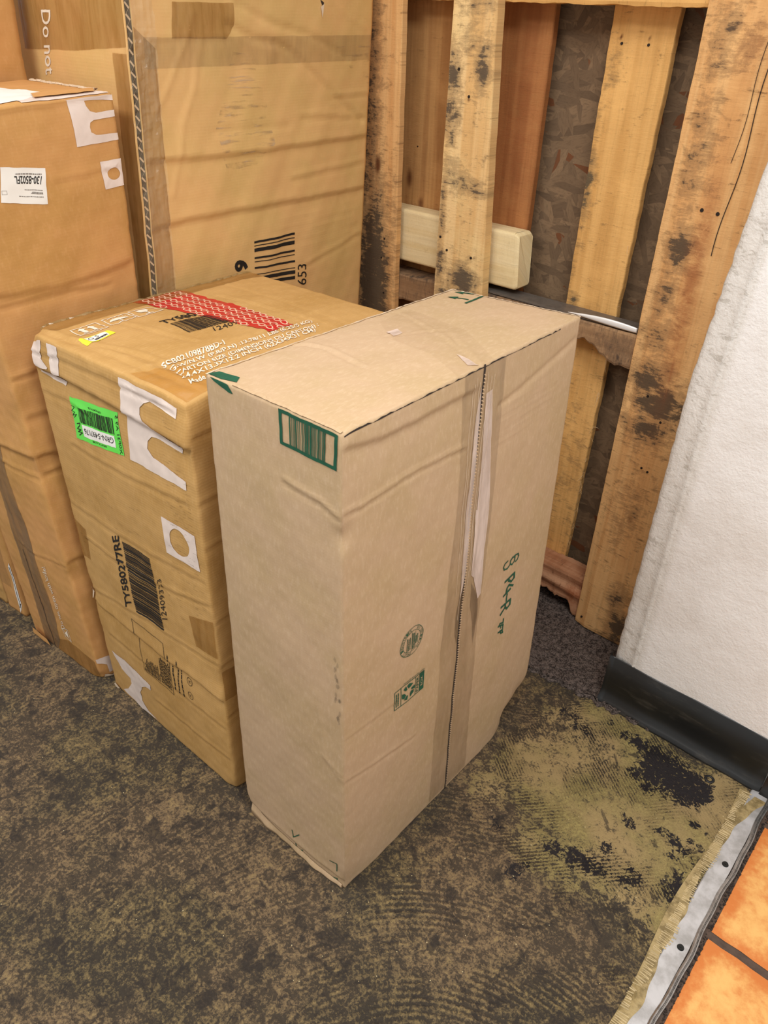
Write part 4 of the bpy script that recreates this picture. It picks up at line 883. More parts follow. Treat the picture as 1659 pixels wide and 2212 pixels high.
A.build('cardboard_box', 'tall pale kraft cardboard box with green barcode, frontmost on the floor', 'cardboard box')
g = M['green_ink']
bm = N2(); q = P['A_code']; q = [q[0], q[1], (q[2][0], 1.074), (q[3][0], 1.074)]
frame2(bm, q, .052, .10); bars(bm, [bil(q, .18, .0), bil(q, .80, .0), bil(q, .80, 1), bil(q, .18, 1)], 5, 22, (1, 1, 2, 3), (1, 1, 2, 2, 3)); A.decal('printed_barcode', 'front', bm, g)
bm = N2(); poly2(bm, [(.004, .003), (.036, .003), (.062, .013), (.052, .028), (.010, .022)]); A.decal('green_tape_strip', 'top', bm, g, .0010)
bm = N2(); poly2(bm, [(.012, 1.0755), (.055, 1.0755), (.066, 1.064), (.056, 1.0635), (.022, 1.0715)]); A.decal('green_tape_strip', 'front', bm, g, .0010)
for k_ in ('A_m1', 'A_m2', 'A_m3', 'A_m4'):
    bm = N2(); p = P[k_]; dz = max(0, .005 - min(y for x, y in p)); stroke(bm, [(x, y + dz) for x, y in p], .0022); A.decal('printed_corner_mark', 'front', bm, g)
bm = N2(); r = random.Random(3)
for (x, y) in P['A_grime']:
    for _ in range(3):
        xx, yy = x - r.uniform(0, .012), y + r.uniform(-.012, .012); poly2(bm, [(xx + r.uniform(.001, .004) * math.cos(t_), yy + r.uniform(.003, .009) * math.sin(t_)) for t_ in (0, 1, 2, 3, 4, 5)])
A.decal('scuff_mark', 'front', bm, film('grey_scuff', lin(110, 96, 78), .25, .8))
# side: tape, seam
TL, TR = P['A_tapeL'], P['A_tapeR']; SEAM = sorted(P['A_seam'], key=lambda z: -z[1])
tt = [1.072, 1.0, .9, .8, .7, .6, .5, .4, .3, .2, .1, .05, .012]
bm = N2()
for t1, t0 in zip(tt[:-1], tt[1:]): poly2(bm, [(inter(TL, t1), t1), (inter(TL, t0), t0), (inter(TR, t0), t0), (inter(TR, t1), t1)])
bmesh.ops.remove_doubles(bm, verts=bm.verts, dist=1e-5); A.decal('packing_tape', 'side', bm, M['clear_tape'], .0009)
bm = N2(); poly2(bm, [(max(.002, x), min(y, A.D - .003)) if False else (min(x, A.W - .002), y) for x, y in P['A_ttape']]); A.decal('packing_tape', 'top', bm, film('thin_clear_tape', lin(196, 168, 132), .10, .12, .8, 30), .0009)
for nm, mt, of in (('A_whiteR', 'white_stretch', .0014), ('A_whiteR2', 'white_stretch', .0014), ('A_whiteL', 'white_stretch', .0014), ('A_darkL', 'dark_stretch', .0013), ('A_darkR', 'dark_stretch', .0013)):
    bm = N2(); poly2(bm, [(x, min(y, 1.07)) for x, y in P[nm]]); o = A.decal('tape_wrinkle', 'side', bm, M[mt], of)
for nm in ('A_tw', 'A_tw2'):
    bm = N2(); poly2(bm, [(min(x, A.W - .004), y) for x, y in P[nm]]); A.decal('tape_wrinkle', 'top', bm, M['white_stretch'], .0014)
# long tape folds
bm = N2()
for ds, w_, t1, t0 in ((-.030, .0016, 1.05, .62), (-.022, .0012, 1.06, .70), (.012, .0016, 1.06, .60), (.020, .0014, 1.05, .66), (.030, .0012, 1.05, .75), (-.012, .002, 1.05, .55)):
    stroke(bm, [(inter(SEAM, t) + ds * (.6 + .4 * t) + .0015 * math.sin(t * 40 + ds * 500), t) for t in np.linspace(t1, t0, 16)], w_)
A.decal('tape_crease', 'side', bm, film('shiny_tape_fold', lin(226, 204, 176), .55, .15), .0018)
bm = N2(); ts = np.linspace(1.074, .004, 60)
stroke(bm, [(inter(SEAM, t) - .001, t) for t in ts], .0056); A.decal('flap_gap', 'side', bm, M['seam_dark'], .0011)
bm = N2(); z = 1.06; s_ = 1
while z > .01: x = inter(SEAM, z); stroke(bm, [(x - .0012, z), (x + .0042, z - .0030)], .0018); z -= .0066
A.decal('corrugated_flap_edge', 'side', bm, M['seam_light'], .0016)
# stamp
c, r1, r1b, t1, t1b = P['A_stamp']; bm = N2(); R_ = .0335; cc = ((P['A_stamp'][1][0] + P['A_stamp'][2][0]) / 2, (P['A_stamp'][3][1] + P['A_stamp'][4][1]) / 2)
for rr, w_ in ((R_, .0011), (R_ * .74, .0009)): stroke(bm, circ(cc, (rr, 0), (0, rr), 48), w_, True)
def arctext(bm, txt, c, r, a0, a1, h, inward=False):
    n_ = len(txt)
    for i_, ch in enumerate(txt):
        if ch == ' ': continue
        a = a0 + (a1 - a0) * (i_ + .5) / n_; w_ = abs(a1 - a0) * r / n_ * .8
        ux, uy = math.cos(a), math.sin(a); tx, ty = (-uy, ux) if a1 > a0 else (uy, -ux); s_ = 1 if a1 < a0 else -1
        b0 = r - h / 2 * s_; b1 = r + h / 2 * s_
        f = lambda rad, tq: (c[0] + ux * rad + tx * tq, c[1] + uy * rad + ty * tq)
        text2(bm, ch, [f(b0, -w_ / 2), f(b0, w_ / 2), f(b1, w_ / 2), f(b1, -w_ / 2)])
arctext(bm, 'PRATT INDUSTRIES', cc, R_ * .87, math.radians(265), math.radians(95), .0062)
arctext(bm, 'BOX CERTIFICATE', cc, R_ * .87, math.radians(60), math.radians(-60), .0055)
def rq(c, hw, hh, rot=90):  # quad whose text reads upwards (rotated 90 deg ccw)
    return [(c[0] + hh, c[1] - hw), (c[0] + hh, c[1] + hw), (c[0] - hh, c[1] + hw), (c[0] - hh, c[1] - hw)]
lines_of_text(bm, rq((cc[0] - .0085, cc[1]), .019, .0065), 3, 11, .5, .8); stroke(bm, [(cc[0] + .000, cc[1] - .024), (cc[0] + .000, cc[1] + .024)], .0008)
lines_of_text(bm, rq((cc[0] + .0055, cc[1]), .021, .0045), 2, 12, .6, .9); stroke(bm, [(cc[0] + .0105, cc[1] - .020), (cc[0] + .0105, cc[1] + .020)], .0007)
lines_of_text(bm, rq((cc[0] + .015, cc[1]), .013, .0040), 2, 13, .6, .7); stroke(bm, [(cc[0] + .005, cc[1] - .002), (cc[0] + .022, cc[1] - .002)], .0007)
A.decal('printed_round_stamp', 'side', bm, g)
# recycling panel (lies on its side)
q = P['A_rec']; x0 = min(p[0] for p in q); x1 = max(p[0] for p in q); y0 = (q[0][1] + q[1][1]) / 2; y1 = (q[2][1] + q[3][1]) / 2; bm = N2()
Q = [(x0, y0), (x1, y0), (x1, y1), (x0, y1)]; W_, H_ = x1 - x0, y1 - y0
frame2(bm, Q, .018, .018 * W_ / H_)
for u in (.215, .70): rectq(bm, Q, u - .008, 0, u + .008, 1)
rectq(bm, Q, .84, 0, .985, 1); lines_of_text(bm, [bil(Q, .17, .12), bil(Q, .17, .9), bil(Q, .05, .9), bil(Q, .05, .12)], 2, 4, .55, .9)
text2(bm, 'PAPER', [bil(Q, .81, .1), bil(Q, .81, .9), bil(Q, .73, .9), bil(Q, .73, .1)], .01)
cx, cy = bil(Q, .46, .5); rad = H_ * .40
for k_ in range(3):  # three chasing arrows
    a = math.radians(90 + 120 * k_); e = lambda al, rr: (cx + rr * math.cos(al), cy + rr * math.sin(al))
    poly2(bm, [e(a - .75, rad * .95), e(a - .1, rad * 1.0), e(a + .25, rad * .85), e(a + .05, rad * .42), e(a - .55, rad * .55)])
    poly2(bm, [e(a + .36, rad * .98), e(a + .85, rad * .98), e(a + .95, rad * .50), e(a + .5, rad * .42)])
text2(bm, 'how2recycle.info', [(x0 + W_ * .30, y1 + .0015), (x1, y1 + .0015), (x1, y1 + .006), (x0 + W_ * .30, y1 + .006)], .01)
A.decal('printed_recycling_panel', 'side', bm, g)
bm = N2(); text2(bm, 'BOX', [bil(Q, .95, .25), bil(Q, .95, .75), bil(Q, .88, .75), bil(Q, .88, .25)]); A.decal('printed_panel_word', 'side', bm, M['cardA'], .0012)
bm = N2()
for k_, w_ in (('A_h8', .0036), ('A_h8b', .0032), ('A_h8c', .0036)): stroke(bm, P[k_], w_)
A.decal('printed_marking', 'side', bm, g); bm = N2()
for k_, w_ in ( ('A_hP', .006), ('A_hP2', .0055), ('A_h4', .0055), ('A_h4b', .006), ('A_hd', .0045), ('A_hR', .006), ('A_hR2', .0055), ('A_hR3', .006)): stroke(bm, P[k_], w_)
A.decal('printed_marking', 'side', bm, g); bm = N2()
for k_, w_ in (('A_hZ', .004), ('A_hF', .0042), ('A_hF2', .0038), ('A_hF3', .0035), ('A_hp', .0042), ('A_hp2', .0038)): stroke(bm, P[k_], w_)
A.decal('printed_marking', 'side', bm, g)
bm = N2()
for k_ in ('A_arr1', 'A_arr2'):
    a, b = [Vector(p) for p in P[k_]]; d = (b - a).normalized(); n_ = Vector((-d.y, d.x)); stroke(bm, [a, b - d * .008], .0045); poly2(bm, [tuple(b), tuple(b - d * .020 + n_ * .010), tuple(b - d * .020 - n_ * .010)])
stroke(bm, P['A_arrb'], .0055); A.decal('printed_arrows', 'top', bm, g)
# top flap: the upper sheet, with raw lifted edges
def top_sheet(C, name, mat, mx, lift, over, seed):
    nx, ny = 60, 100; V, F_, U = [], [], []
    S, T = np.meshgrid(np.linspace(-over[0], C.W + over[1], nx), np.linspace(-over[2], C.D + over[3], ny), indexing='ij')
    return None
def edge_strip(C, f, pts, w_, mat, name, lift=.002, seed=0, jag=.3):
    """raw torn or lifted board edge running along the box edge"""
    r = random.Random(seed); V, F_ = [], []; pts = [Vector(p) for p in pts]; n_ = 60; L = [(pts[i + 1] - pts[i]).length for i in range(len(pts) - 1)]; tot = sum(L)
    S, T = [], []; row = []
    for i in range(n_ + 1):
        d = tot * i / n_; k_ = 0
        while k_ < len(L) - 1 and d > L[k_]: d -= L[k_]; k_ += 1
        p = pts[k_].lerp(pts[k_ + 1], min(1, d / L[k_])); t = (pts[k_ + 1] - pts[k_]).normalized(); nn = Vector((-t.y, t.x)); a = w_ * (1 + jag * (r.random() - .5) * 2)
        row.append((p, p + nn * a))
    lo = C.surf(f, [p[0].x for p in row], [p[0].y for p in row], .0006); hi = C.surf(f, [p[0].x for p in row], [p[0].y for p in row], lift); out = C.surf(f, [p[1].x for p in row], [p[1].y for p in row], .0006); ho = C.surf(f, [p[1].x for p in row], [p[1].y for p in row], lift * .9)
    for i in range(n_ + 1):
        h = lift * (.4 + .6 * r.random()) / lift; V += [lo[i], lo[i] * (1 - h) + hi[i] * h, out[i] * (1 - h) + ho[i] * h, out[i]]
    for i in range(n_):
        for c in range(3): p = i * 4 + c; F_.append((p, p + 1, p + 5, p + 4))
    return mesh_obj(name, V, F_, mat, C.root)
edge_strip(A, 'top', [(.0, .0), (.0, A.D)], -.003, M['torn'], 'raw_flap_edge', .0026, 2, .6)
edge_strip(A, 'top', [(.0, A.D), (A.W, A.D)], -.003, M['torn'], 'raw_flap_edge', .0022, 3, .6)
edge_strip(A, 'top', [(.065, .001), (A.W - .003, .001)], .005, M['cardA'], 'front_flap_fold', .0030, 4, .2)
edge_strip(A, 'side', [(.004, A.H - .005), (.60, A.H - .006)], .0016, M['seam_dark'], 'side_flap_gap', .0008, 5, .9)
# crushed bottom flap peeping out under the front face
V, F_ = [], []; n_ = 40
for i in range(n_ + 1):
    u = i / n_; x = .004 + u * .285; o_ = .005 + .005 * math.sin(u * 9 + 1) * (1 - u) + .001 * math.sin(u * 37); t0 = .028 - .018 * u
    P0 = A.surf('front', [x], [t0], .0015)[0]; P1 = A.surf('front', [x], [t0 * .45], o_ * .7 + .002)[0]; P2 = A.surf('front', [x], [.002], o_)[0]; P2[2] = .0025; P3 = P2.copy(); P3[2] = .0006; P3[1] += .03
    V += [P0, P1, P2, P3]
for i in range(n_):
    for c in range(3): p = i * 4 + c; F_.append((p, p + 4, p + 5, p + 1))
o = mesh_obj('bottom_flap', V, F_, M['cardA'], A.root, [(v[0], v[2] + v[1]) for v in V], True); o['label'] = 'crushed bottom flap edge'

# --- B: golden box in the middle
B = Carton('B', M['cardB'], r=.006, wob=.0011, bulge=.005, seed=2)
B.crease('front', 'B_cr1', 's', .009, .006); B.crease('front', 'B_cr2', 'f', .0015, .005); B.crease('front', 'B_cr3', 'f', .0018, .004); B.crease('front', 'B_cr4', 's', .008, .005)
B.crease('front', 'B_cr5', 'f', .0016, .004); B.crease('front', 'B_cr6', 'f', .002, .004); B.crease('front', 'B_cr7', 'f', .0016, .005); B.crease('front', 'B_cr8', 'f', .0014, .005)
B.crease('front', [(.02, .60), (.25, .60), (.48, .62)], 'f', .0012, .005); B.crease('front', [(.05, .22), (.3, .215), (.49, .21)], 'f', .0014, .005)
B.crease('top', [(.01, .02), (.2, .035), (.47, .05)], 'f', .0022, .006); B.crease('top', 'Bt_cr2', 'f', .0022, .005); B.crease('top', 'Bt_cr3', 'f', .0014, .004); B.crease('top', 'Bt_cr4', 'f', .0015, .005)
B.crease('top', [(.33, .03), (.36, .2), (.35, .50)], 'f', .0015, .006); B.crease('top', [(.02, .45), (.25, .455), (.48, .45)], 'f', .0010, .005)
for q, t_ in enumerate((.93, .80, .70, .52, .40, .25)): B.crease('side', [(.0, t_), (.2, t_ + .01)], 'f', .002, .004)
B.crush = [((B.W, 0, B.H), .035, (-.012, .010, -.016)), ((0, 0, B.H), .03, (.008, .008, -.008)), ((0, 0, .34), .03, (.006, .004, 0)), ((B.W, 0, 0), .02, (-.006, .006, .003)), ((B.W, 0, .36), .03, (-.006, .003, 0)), ((B.W, 0, .88), .03, (-.005, .003, 0))]
B.build('cardboard_box', 'dented golden brown cardboard box with red tape on top, left of the pale box', 'cardboard box')
def clampq(p, C, f, m=.003):
    w_, h_ = C.size(f); return [(min(max(x, m), w_ - m), min(max(y, m), h_ - m)) for x, y in p]
wt = M['white_tape']
for nm in ('B_P1', 'B_P2', 'B_P3', 'B_P4', 'B_star'):
    bm = N2(); poly2(bm, clampq(P[nm], B, 'front', .0015)); B.decal('white_tape_piece', 'front', bm, wt)
q = P['B_O']; co = P['B_Oc']; bm = N2(); ex = sub(co[1], co[0]); ey = sub(co[2], co[0])
cen = tuple(sum(p[i] for p in q) / 4 for i in (0, 1)); hw = (q[1][0] - q[0][0]) / 2
poly2(bm, q, circ(co[0], (hw * .58, 0), (0, hw * .62))); B.decal('white_tape_piece', 'front', bm, wt)
# lime label and what is printed on it
lab_bm = N2(); poly2(lab_bm, P['B_label']); lab = B.decal('shipping_label', 'front', lab_bm, M['lime_paper'], .0009, label='lime green shipping label')
bm = N2(); bars(bm, P['B_lcode'], 21, 30); B.decal('label_barcode', 'front', bm, M['black_ink'], .0014, parent=lab)
for s_, k_ in (('GRN5497176', 'B_lnum'), ('BIDFTA.COM', 'B_lgta'), ('X0P31 A9 5', 'B_lside')):
    bm = N2(); text2(bm, s_, P[k_], .005); B.decal('label_text', 'front', bm, M['black_ink'], .0014, parent=lab)
for k_ in ('B_lhand', 'B_lhand2'):
    bm = N2(); stroke(bm, P[k_], .0013 if k_ == 'B_lhand2' else .0020); B.decal('handwriting', 'front', bm, M['black_ink'], .0014, parent=lab)
bm = N2(); poly2(bm, P['B_lwhite']); B.decal('label_window', 'front', bm, M['white_paper'], .0013, parent=lab)
bm = N2(); text2(bm, 'GRN-5497176', P['B_ltext']); B.decal('label_number', 'front', bm, M['black_ink'], .0018, parent=lab)
ink = M['black_ink']
bm = N2(); bars(bm, [P['B_code'][1], P['B_code'][2], P['B_code'][3], P['B_code'][0]], 9, 36, (2, 2, 3, 4, 5), (1, 1, 2)); B.decal('printed_barcode', 'front', bm, ink)
bm = N2(); text2(bm, 'TY580277RE', P['B_ttl'], .02); B.decal('printed_text', 'front', bm, ink)
bm = N2(); text2(bm, '12409323', P['B_num'], -.005); B.decal('printed_text', 'front', bm, ink)
bm = N2(); q = P['B_spec']; frame2(bm, q, .012, .008); lines_of_text(bm, [P['B_specT1'][i] for i in (1, 2, 3, 0)], 11, 2, .5, .75); lines_of_text(bm, [P['B_specT2'][i] for i in (1, 2, 3, 0)], 9, 3, .5, .9)
for k_ in ('B_sl1', 'B_sl2', 'B_sl2b'):
    a, b = [Vector(p) for p in P[k_]]; n_ = Vector((-(b - a).y, (b - a).x)).normalized() * .0022; lines_of_text(bm, [tuple(a - n_), tuple(b - n_), tuple(b + n_), tuple(a + n_)], 1, 5, .8, 1)
for k_ in ('B_c1', 'B_c2'):
    c_ = P[k_][0]; stroke(bm, circ(c_, (.0085, 0), (0, .0105), 24), .0012, True); text2(bm, 'PE', [(c_[0] + .003, c_[1] - .004), (c_[0] + .003, c_[1] + .004), (c_[0] - .003, c_[1] + .004), (c_[0] - .003, c_[1] - .004)])
B.decal('printed_spec_panel', 'front', bm, ink)
bm = N2(); r = random.Random(8)   # faint transferred print rubbed on the face
for _ in range(70):
    x = r.uniform(.02, .46); y = .42 + r.random() * .30; L = r.uniform(.004, .018); stroke(bm, [(x, y), (x + L, y + r.uniform(-.001, .001))], .0008)
for _ in range(90):
    x = r.uniform(.40, .47); y = r.uniform(.50, .95); L = r.uniform(.004, .014); stroke(bm, [(x, y), (x + L, y)], .0009)
B.decal('rubbed_print', 'front', bm, film('faint_rubbed_ink', lin(92, 66, 34), .40, .8))['kind'] = 'stuff'
for nm in ('B_tp1', 'B_tp2'):
    bm = N2(); poly2(bm, clampq(P[nm], B, 'front')); B.decal('packing_tape', 'front', bm, M['brown_tape'], .0008)
bm = N2(); poly2(bm, [(.004, .30), (.09, .30), (.09, .38), (.004, .38)]); B.decal('packing_tape', 'side', bm, M['brown_tape'], .0008)
# top of B
tq = lambda p: clampq(p, B, 'top', .002)
red = tq(P['Bt_red']); bm = N2(); rr_ = random.Random(4); e = []
x0, x1 = .002, .368; top_, bot_ = [], []
for i in range(34):
    u = i / 33; x = x0 + (x1 - x0) * u; yb = .232 + .072 * min(1, u * 1.02); yt = .356 + .012 * u
    bot_.append((x, yb + rr_.uniform(-.002, .003) * (1 if u < .9 else 1))); top_.append((x + .004 * u, yt + rr_.uniform(-.003, .002)))
poly2(bm, bot_ + [(x1 + .006, .32), (x1 - .004, .335), (x1 + .006, .35)] + top_[::-1]); tp = B.decal('security_tape', 'top', bm, M['red_tape'], .0009, label='red security tape printed with pale rings')
bm = N2(); px_, py_ = .0215, .0205
for i in range(18):
    for j in range(7):
        x = .008 + i * px_ + (j % 2) * px_ / 2; y = .236 + j * py_; u = (x - x0) / (x1 - x0); lo = .238 + .072 * min(1, u); hi = .352 + .012 * u
        if lo < y < hi and .004 < x < x1:
            stroke(bm, circ((x, y), (.0066, 0), (0, .0062), 18), .0024, True)
            poly2(bm, [(x + px_ / 2 - .0024, y), (x + px_ / 2, y - .0045), (x + px_ / 2 + .0024, y), (x + px_ / 2, y + .0045)])
B.decal('ring_pattern', 'top', bm, M['red_tape_print'], .0013, parent=tp)
bm = N2()
def icon_frame(q): frame2(bm, q, .035, .05)
for k_ in ('Bt_ic1', 'Bt_ic2', 'Bt_ic3'): icon_frame(P[k_])
q = P['Bt_ic1']; rectq(bm, q, .18, .14, .84, .19)
for u in (.32, .66):
    rectq(bm, q, u - .07, .24, u + .07, .66); poly2(bm, [bil(q, u - .15, .64), bil(q, u + .15, .64), bil(q, u, .88)])
q = P['Bt_ic2']; poly2(bm, [bil(q, .5 + .36 * math.cos(a), .42 + .30 * math.sin(a)) for a in np.linspace(0, math.pi, 14)]); rectq(bm, q, .48, .12, .52, .45); rectq(bm, q, .36, .12, .52, .16)
for u, v in ((.2, .8), (.3, .88), (.42, .84), (.55, .9), (.68, .84), (.8, .8), (.86, .7)): rectq(bm, q, u - .02, v - .03, u + .02, v + .03)
q = P['Bt_ic3']; poly2(bm, [bil(q, .5 + .24 * math.cos(a), .82 - .40 * math.sin(a)) for a in np.linspace(0, math.pi, 14)]); rectq(bm, q, .47, .14, .53, .45); rectq(bm, q, .34, .12, .66, .17)
B.decal('printed_care_icons', 'top', bm, M['white_ink'])
bm = N2(); poly2(bm, P['Bt_yel']); yl = B.decal('yellow_label', 'top', bm, M['yellow_paper'], .0009, label='small yellow label')
bm = N2(); poly2(bm, P['Bt_yelw']); B.decal('label_window', 'top', bm, M['white_paper'], .0013, parent=yl)
bm = N2(); q = P['Bt_yelw']; text2(bm, 'G S', [bil(q, .15, .5), bil(q, .6, .5), bil(q, .6, .9), bil(q, .15, .9)]); lines_of_text(bm, [bil(q, .3, .05), bil(q, .95, .05), bil(q, .95, .4), bil(q, .3, .4)], 1, 3, .8, 1); B.decal('label_print', 'top', bm, ink, .0017, parent=yl)
bm = N2(); bars(bm, P['Bt_code'], 13, 30, (1, 1, 2, 3), (1, 1, 2)); B.decal('printed_barcode', 'top', bm, ink)
bm = N2(); text2(bm, 'TY580', P['Bt_ty'], .02); B.decal('printed_text', 'top', bm, ink)
bm = N2(); text2(bm, '12409', P['Bt_num']); B.decal('printed_text', 'top', bm, ink)
bm = N2()
for k_, s_ in (('Bt_w1', 'SCB02109878BD-1'), ('Bt_w2', 'G.W/N.W (P.B/P.N) :13,78/11 LBS (6.25/5 KG)'), ('Bt_w3', 'CARTON SIZE (DIMENSIONS DU CARTON) :'), ('Bt_w4', '24.4X13.3X12.2 INCH (62X34X31 CM)'), ('Bt_w5', 'Made in China')): text2(bm, s_, tq(P[k_]), .016)
B.decal('printed_white_text', 'top', bm, M['white_ink'], .0016)
bm = N2(); poly2(bm, [(.335, .008), (.49, .008), (.49, .10), (.40, .105), (.36, .06)]); B.decal('packing_tape', 'top', bm, film('glossy_brown_tape', lin(206, 146, 62), .45, .1, .8, 30), .0010)
bm = N2(); poly2(bm, [(.004, .02), (.05, .03), (.045, .50), (.06, .553), (.004, .553)]); B.decal('packing_tape', 'top', bm, M['brown_tape'], .0010)
edge_strip(B, 'top', [(.0, .02), (.0, B.D)], -.004, film('bunched_clear_tape', lin(170, 140, 90), .7, .12), 'bunched_tape_edge', .006, 7, .8)
V_ = B.surf('front', np.array([.002, .002, .002]), np.array([.33, .345, .365]), .001)
bm = N2(); poly2(bm, [(.002, .352), (.018, .345), (.014, .325), (.003, .320)]); B.decal('torn_paper_scrap', 'front', bm, M['torn'], .004)
bm = N2(); poly2(bm, [(.002, .010), (.018, .004), (.03, .012), (.012, .022)]); B.decal('torn_paper_scrap', 'front', bm, M['torn'], .004)

# --- C: tall box on the left
C = Carton('C', M['cardC'], r=.005, wob=.0011, bulge=.006, seed=3)
for k_, kd, a_, w_ in (('C_cr0', 's', .004, .004), ('C_cr1', 's', .004, .005), ('C_cr2', 'f', .002, .005), ('C_cr3', 'f', .003, .004), ('C_cr4', 's', .006, .004), ('C_cr5', 's', .004, .004), ('C_cr6', 'f', .0012, .004), ('C_cr7', 'f', .0012, .003)): C.crease('side', k_, kd, a_, w_)
C.crease('side', [(.0, .80), (.266, .81)], 's', .003, .005); C.crease('side', [(.0, .66), (.2, .67)], 'f', .002, .005)
for k_, kd, a_, w_ in (('Cf_cr1', 's', .006, .004), ('Cf_cr2', 'f', .002, .004), ('Cf_cr3', 'f', .0016, .003)): C.crease('front', k_, kd, a_, w_)
C.crush = [((C.W, 0, .66), .035, (-.006, .004, 0)), ((C.W, 0, .8), .04, (-.004, .004, 0)), ((C.W, .0, .36), .03, (-.004, .002, 0)), ((C.W, 0, 0), .025, (-.008, .008, .004))]
C.build('cardboard_box', 'tall orange-brown cardboard box with 130-8502FL label, behind the golden box', 'cardboard box')
bm = N2(); poly2(bm, clampq(P['C_P1'], C, 'side', .001)); C.decal('white_tape_piece', 'side', bm, wt)
q = P['C_P1']; bm = N2(); poly2(bm, clampq([q[0], (q[0][0] - .004, 1.372), (.264, 1.372), (.264, 1.362), (.235, 1.3665), q[-1]], C, 'side', .001)); C.decal('white_tape_piece', 'side', bm, wt)
bm = N2(); poly2(bm, [(.285, .125), (.317, .125), (.317, .26), (.285, .26)]); C.decal('white_tape_piece', 'top', bm, wt)
q = clampq(P['C_O'], C, 'side', .001); hw = (q[1][0] - q[0][0]) / 2; bm = N2(); poly2(bm, q, circ(P['C_Oc'][0], (hw * .62, 0), (0, hw * .62))); C.decal('white_tape_piece', 'side', bm, wt)
q = P['C_lab']; bm = N2(); poly2(bm, clampq(q, C, 'side', .002)); cl = C.decal('address_label', 'side', bm, M['white_paper'], .0009, label='white address label with upside down number')
bm = N2(); text2(bm, '130-8502FL', P['C_labt'], .02); C.decal('label_number', 'side', bm, ink, .0013, parent=cl)
for k_, s_ in (('C_lab1', 4), ('C_lab2', 6), ('C_lab3', 7), ('C_lab4', 8)):
    bm = N2(); lines_of_text(bm, P[k_], 1, s_, .9, .95); C.decal('label_print', 'side', bm, M['grey_ink'], .0013, parent=cl)
bm = N2(); frame2(bm, P['C_labb'], .06, .08); C.decal('label_print', 'side', bm, M['grey_ink'], .0013, parent=cl)
q = P['C_doc']; bm = N2(); poly2(bm, clampq([(.10, .005), (.312, .02), (.30, .135), (.255, .19), (.10, .16)], C, 'top', .002)); C.decal('packing_slip', 'top', bm, M['white_paper'], .0012, label='white packing slip')
bm = N2(); poly2(bm, [(.255, .165), (.300, .150), (.300, .245), (.26, .262)]); C.decal('flap_tab', 'top', bm, M['cardC'], .004)
edge_strip(C, 'top', [(.02, C.D - .002), (C.W - .05, C.D - .002)], -.004, M['torn'], 'raw_flap_edge', .005, 9, .7)
# front: tape, seam, lettering
TL, TR = P['Cf_tapeL'], P['Cf_tapeR']; bm = N2(); tt = [1.36, 1.0, .7, .55, .42, .3, .2, .12, .06, .004]
xl = lambda t: max(.002, float(np.interp(t, [0, .05, .17, .37, .55, .8, 1.37], [.058, .062, .075, .085, .098, .105, .11]))); xr = lambda t: float(np.interp(t, [0, .05, .17, .37, .55, .8, 1.37], [.118, .150, .168, .176, .176, .176, .18]))
for t1, t0 in zip(tt[:-1], tt[1:]): poly2(bm, [(xl(t1), t1), (xl(t0), t0), (xr(t0), t0), (xr(t1), t1)])
bmesh.ops.remove_doubles(bm, verts=bm.verts, dist=1e-5); C.decal('packing_tape', 'front', bm, M['grey_tape'], .0009)
bm = N2(); stroke(bm, [(.105 + .012 * min(1, t / .28), t) for t in np.linspace(.004, .36, 20)], .0026); C.decal('flap_gap', 'front', bm, M['seam_dark'], .0014)
bm = N2(); text2(bm, 'Do not open with knife!', P['Cf_text'], .0); q = P['Cf_icon']; frame2(bm, q, .05, .05); stroke(bm, [bil(q, .1, .1), bil(q, .9, .9)], .0016); stroke(bm, [bil(q, .1, .9), bil(q, .9, .1)], .0016)
poly2(bm, [bil(q, .2, .3), bil(q, .8, .3), bil(q, .5, .8)]); C.decal('printed_white_text', 'front', bm, M['white_ink'])
bm = N2(); poly2(bm, clampq([(.10, .004), (.315, .004), (.315, .075), (.20, .085), (.12, .045)], C, 'front')); C.decal('packing_tape', 'front', bm, M['brown_tape'], .0007)
bm = N2(); poly2(bm, clampq(P['C_wt'], C, 'side', .0015)); C.decal('white_tape_piece', 'side', bm, wt)
bm = N2(); poly2(bm, [(.01, .002), (.10, .002), (.085, .028), (.015, .03)]); C.decal('bottom_flap', 'front', bm, plain('orange_flap_inside', lin(214, 158, 92), .85), .010)
bm = N2(); poly2(bm, [(.004, .001), (.06, .001), (.055, .012), (.03, .006), (.01, .016)]); C.decal('torn_paper_scrap', 'side', bm, M['torn'], .003)

# --- D: big box at the back
D = Carton('D', M['cardD'], r=.003, wob=.0009, bulge=.007, seed=4)
D.STEP = .007
for k_, kd, a_, w_ in (('D_cr1', 's', .006, .004), ('D_cr2', 's', .006, .004), ('D_cr3', 'g', .004, .006), ('D_cr4', 'g', .006, .007), ('D_cr5', 'f', .002, .004), ('D_cr6', 'r', .0016, .004), ('D_cr7', 'f', .0018, .005), ('D_cr8', 'f', .002, .005), ('D_cr9', 'f', .002, .006),
                       ('D_cr10', 'r', .0028, .005), ('D_cr11', 'r', .0025, .005), ('D_cr12', 'f', .0015, .004), ('D_cr13', 'f', .0012, .004), ('D_cr14', 'g', .0018, .007)): D.crease('side', k_, kd, a_, w_)
for q in range(5): D.crease('side', [(.35, 1.02 + q * .019), (.66, 1.03 + q * .019)], 'g', .0008, .003)
D.build('cardboard_box', 'large tall cardboard box with ridged seam edge standing behind the others', 'cardboard box')
q = P['D_code']; bm = N2(); 
for a, b in ((0, .047), (.098, .118), (.166, .243), (.36, .402), (.458, .476), (.584, .627), (.739, .757), (.802, .879), (.93, 1)): rectq(bm, q, 0, 1 - b, 1, 1 - a)
D.decal('printed_barcode', 'side', bm, ink)
bm = N2(); text2(bm, '9', P['D_9'], .04); D.decal('printed_text', 'side', bm, ink)
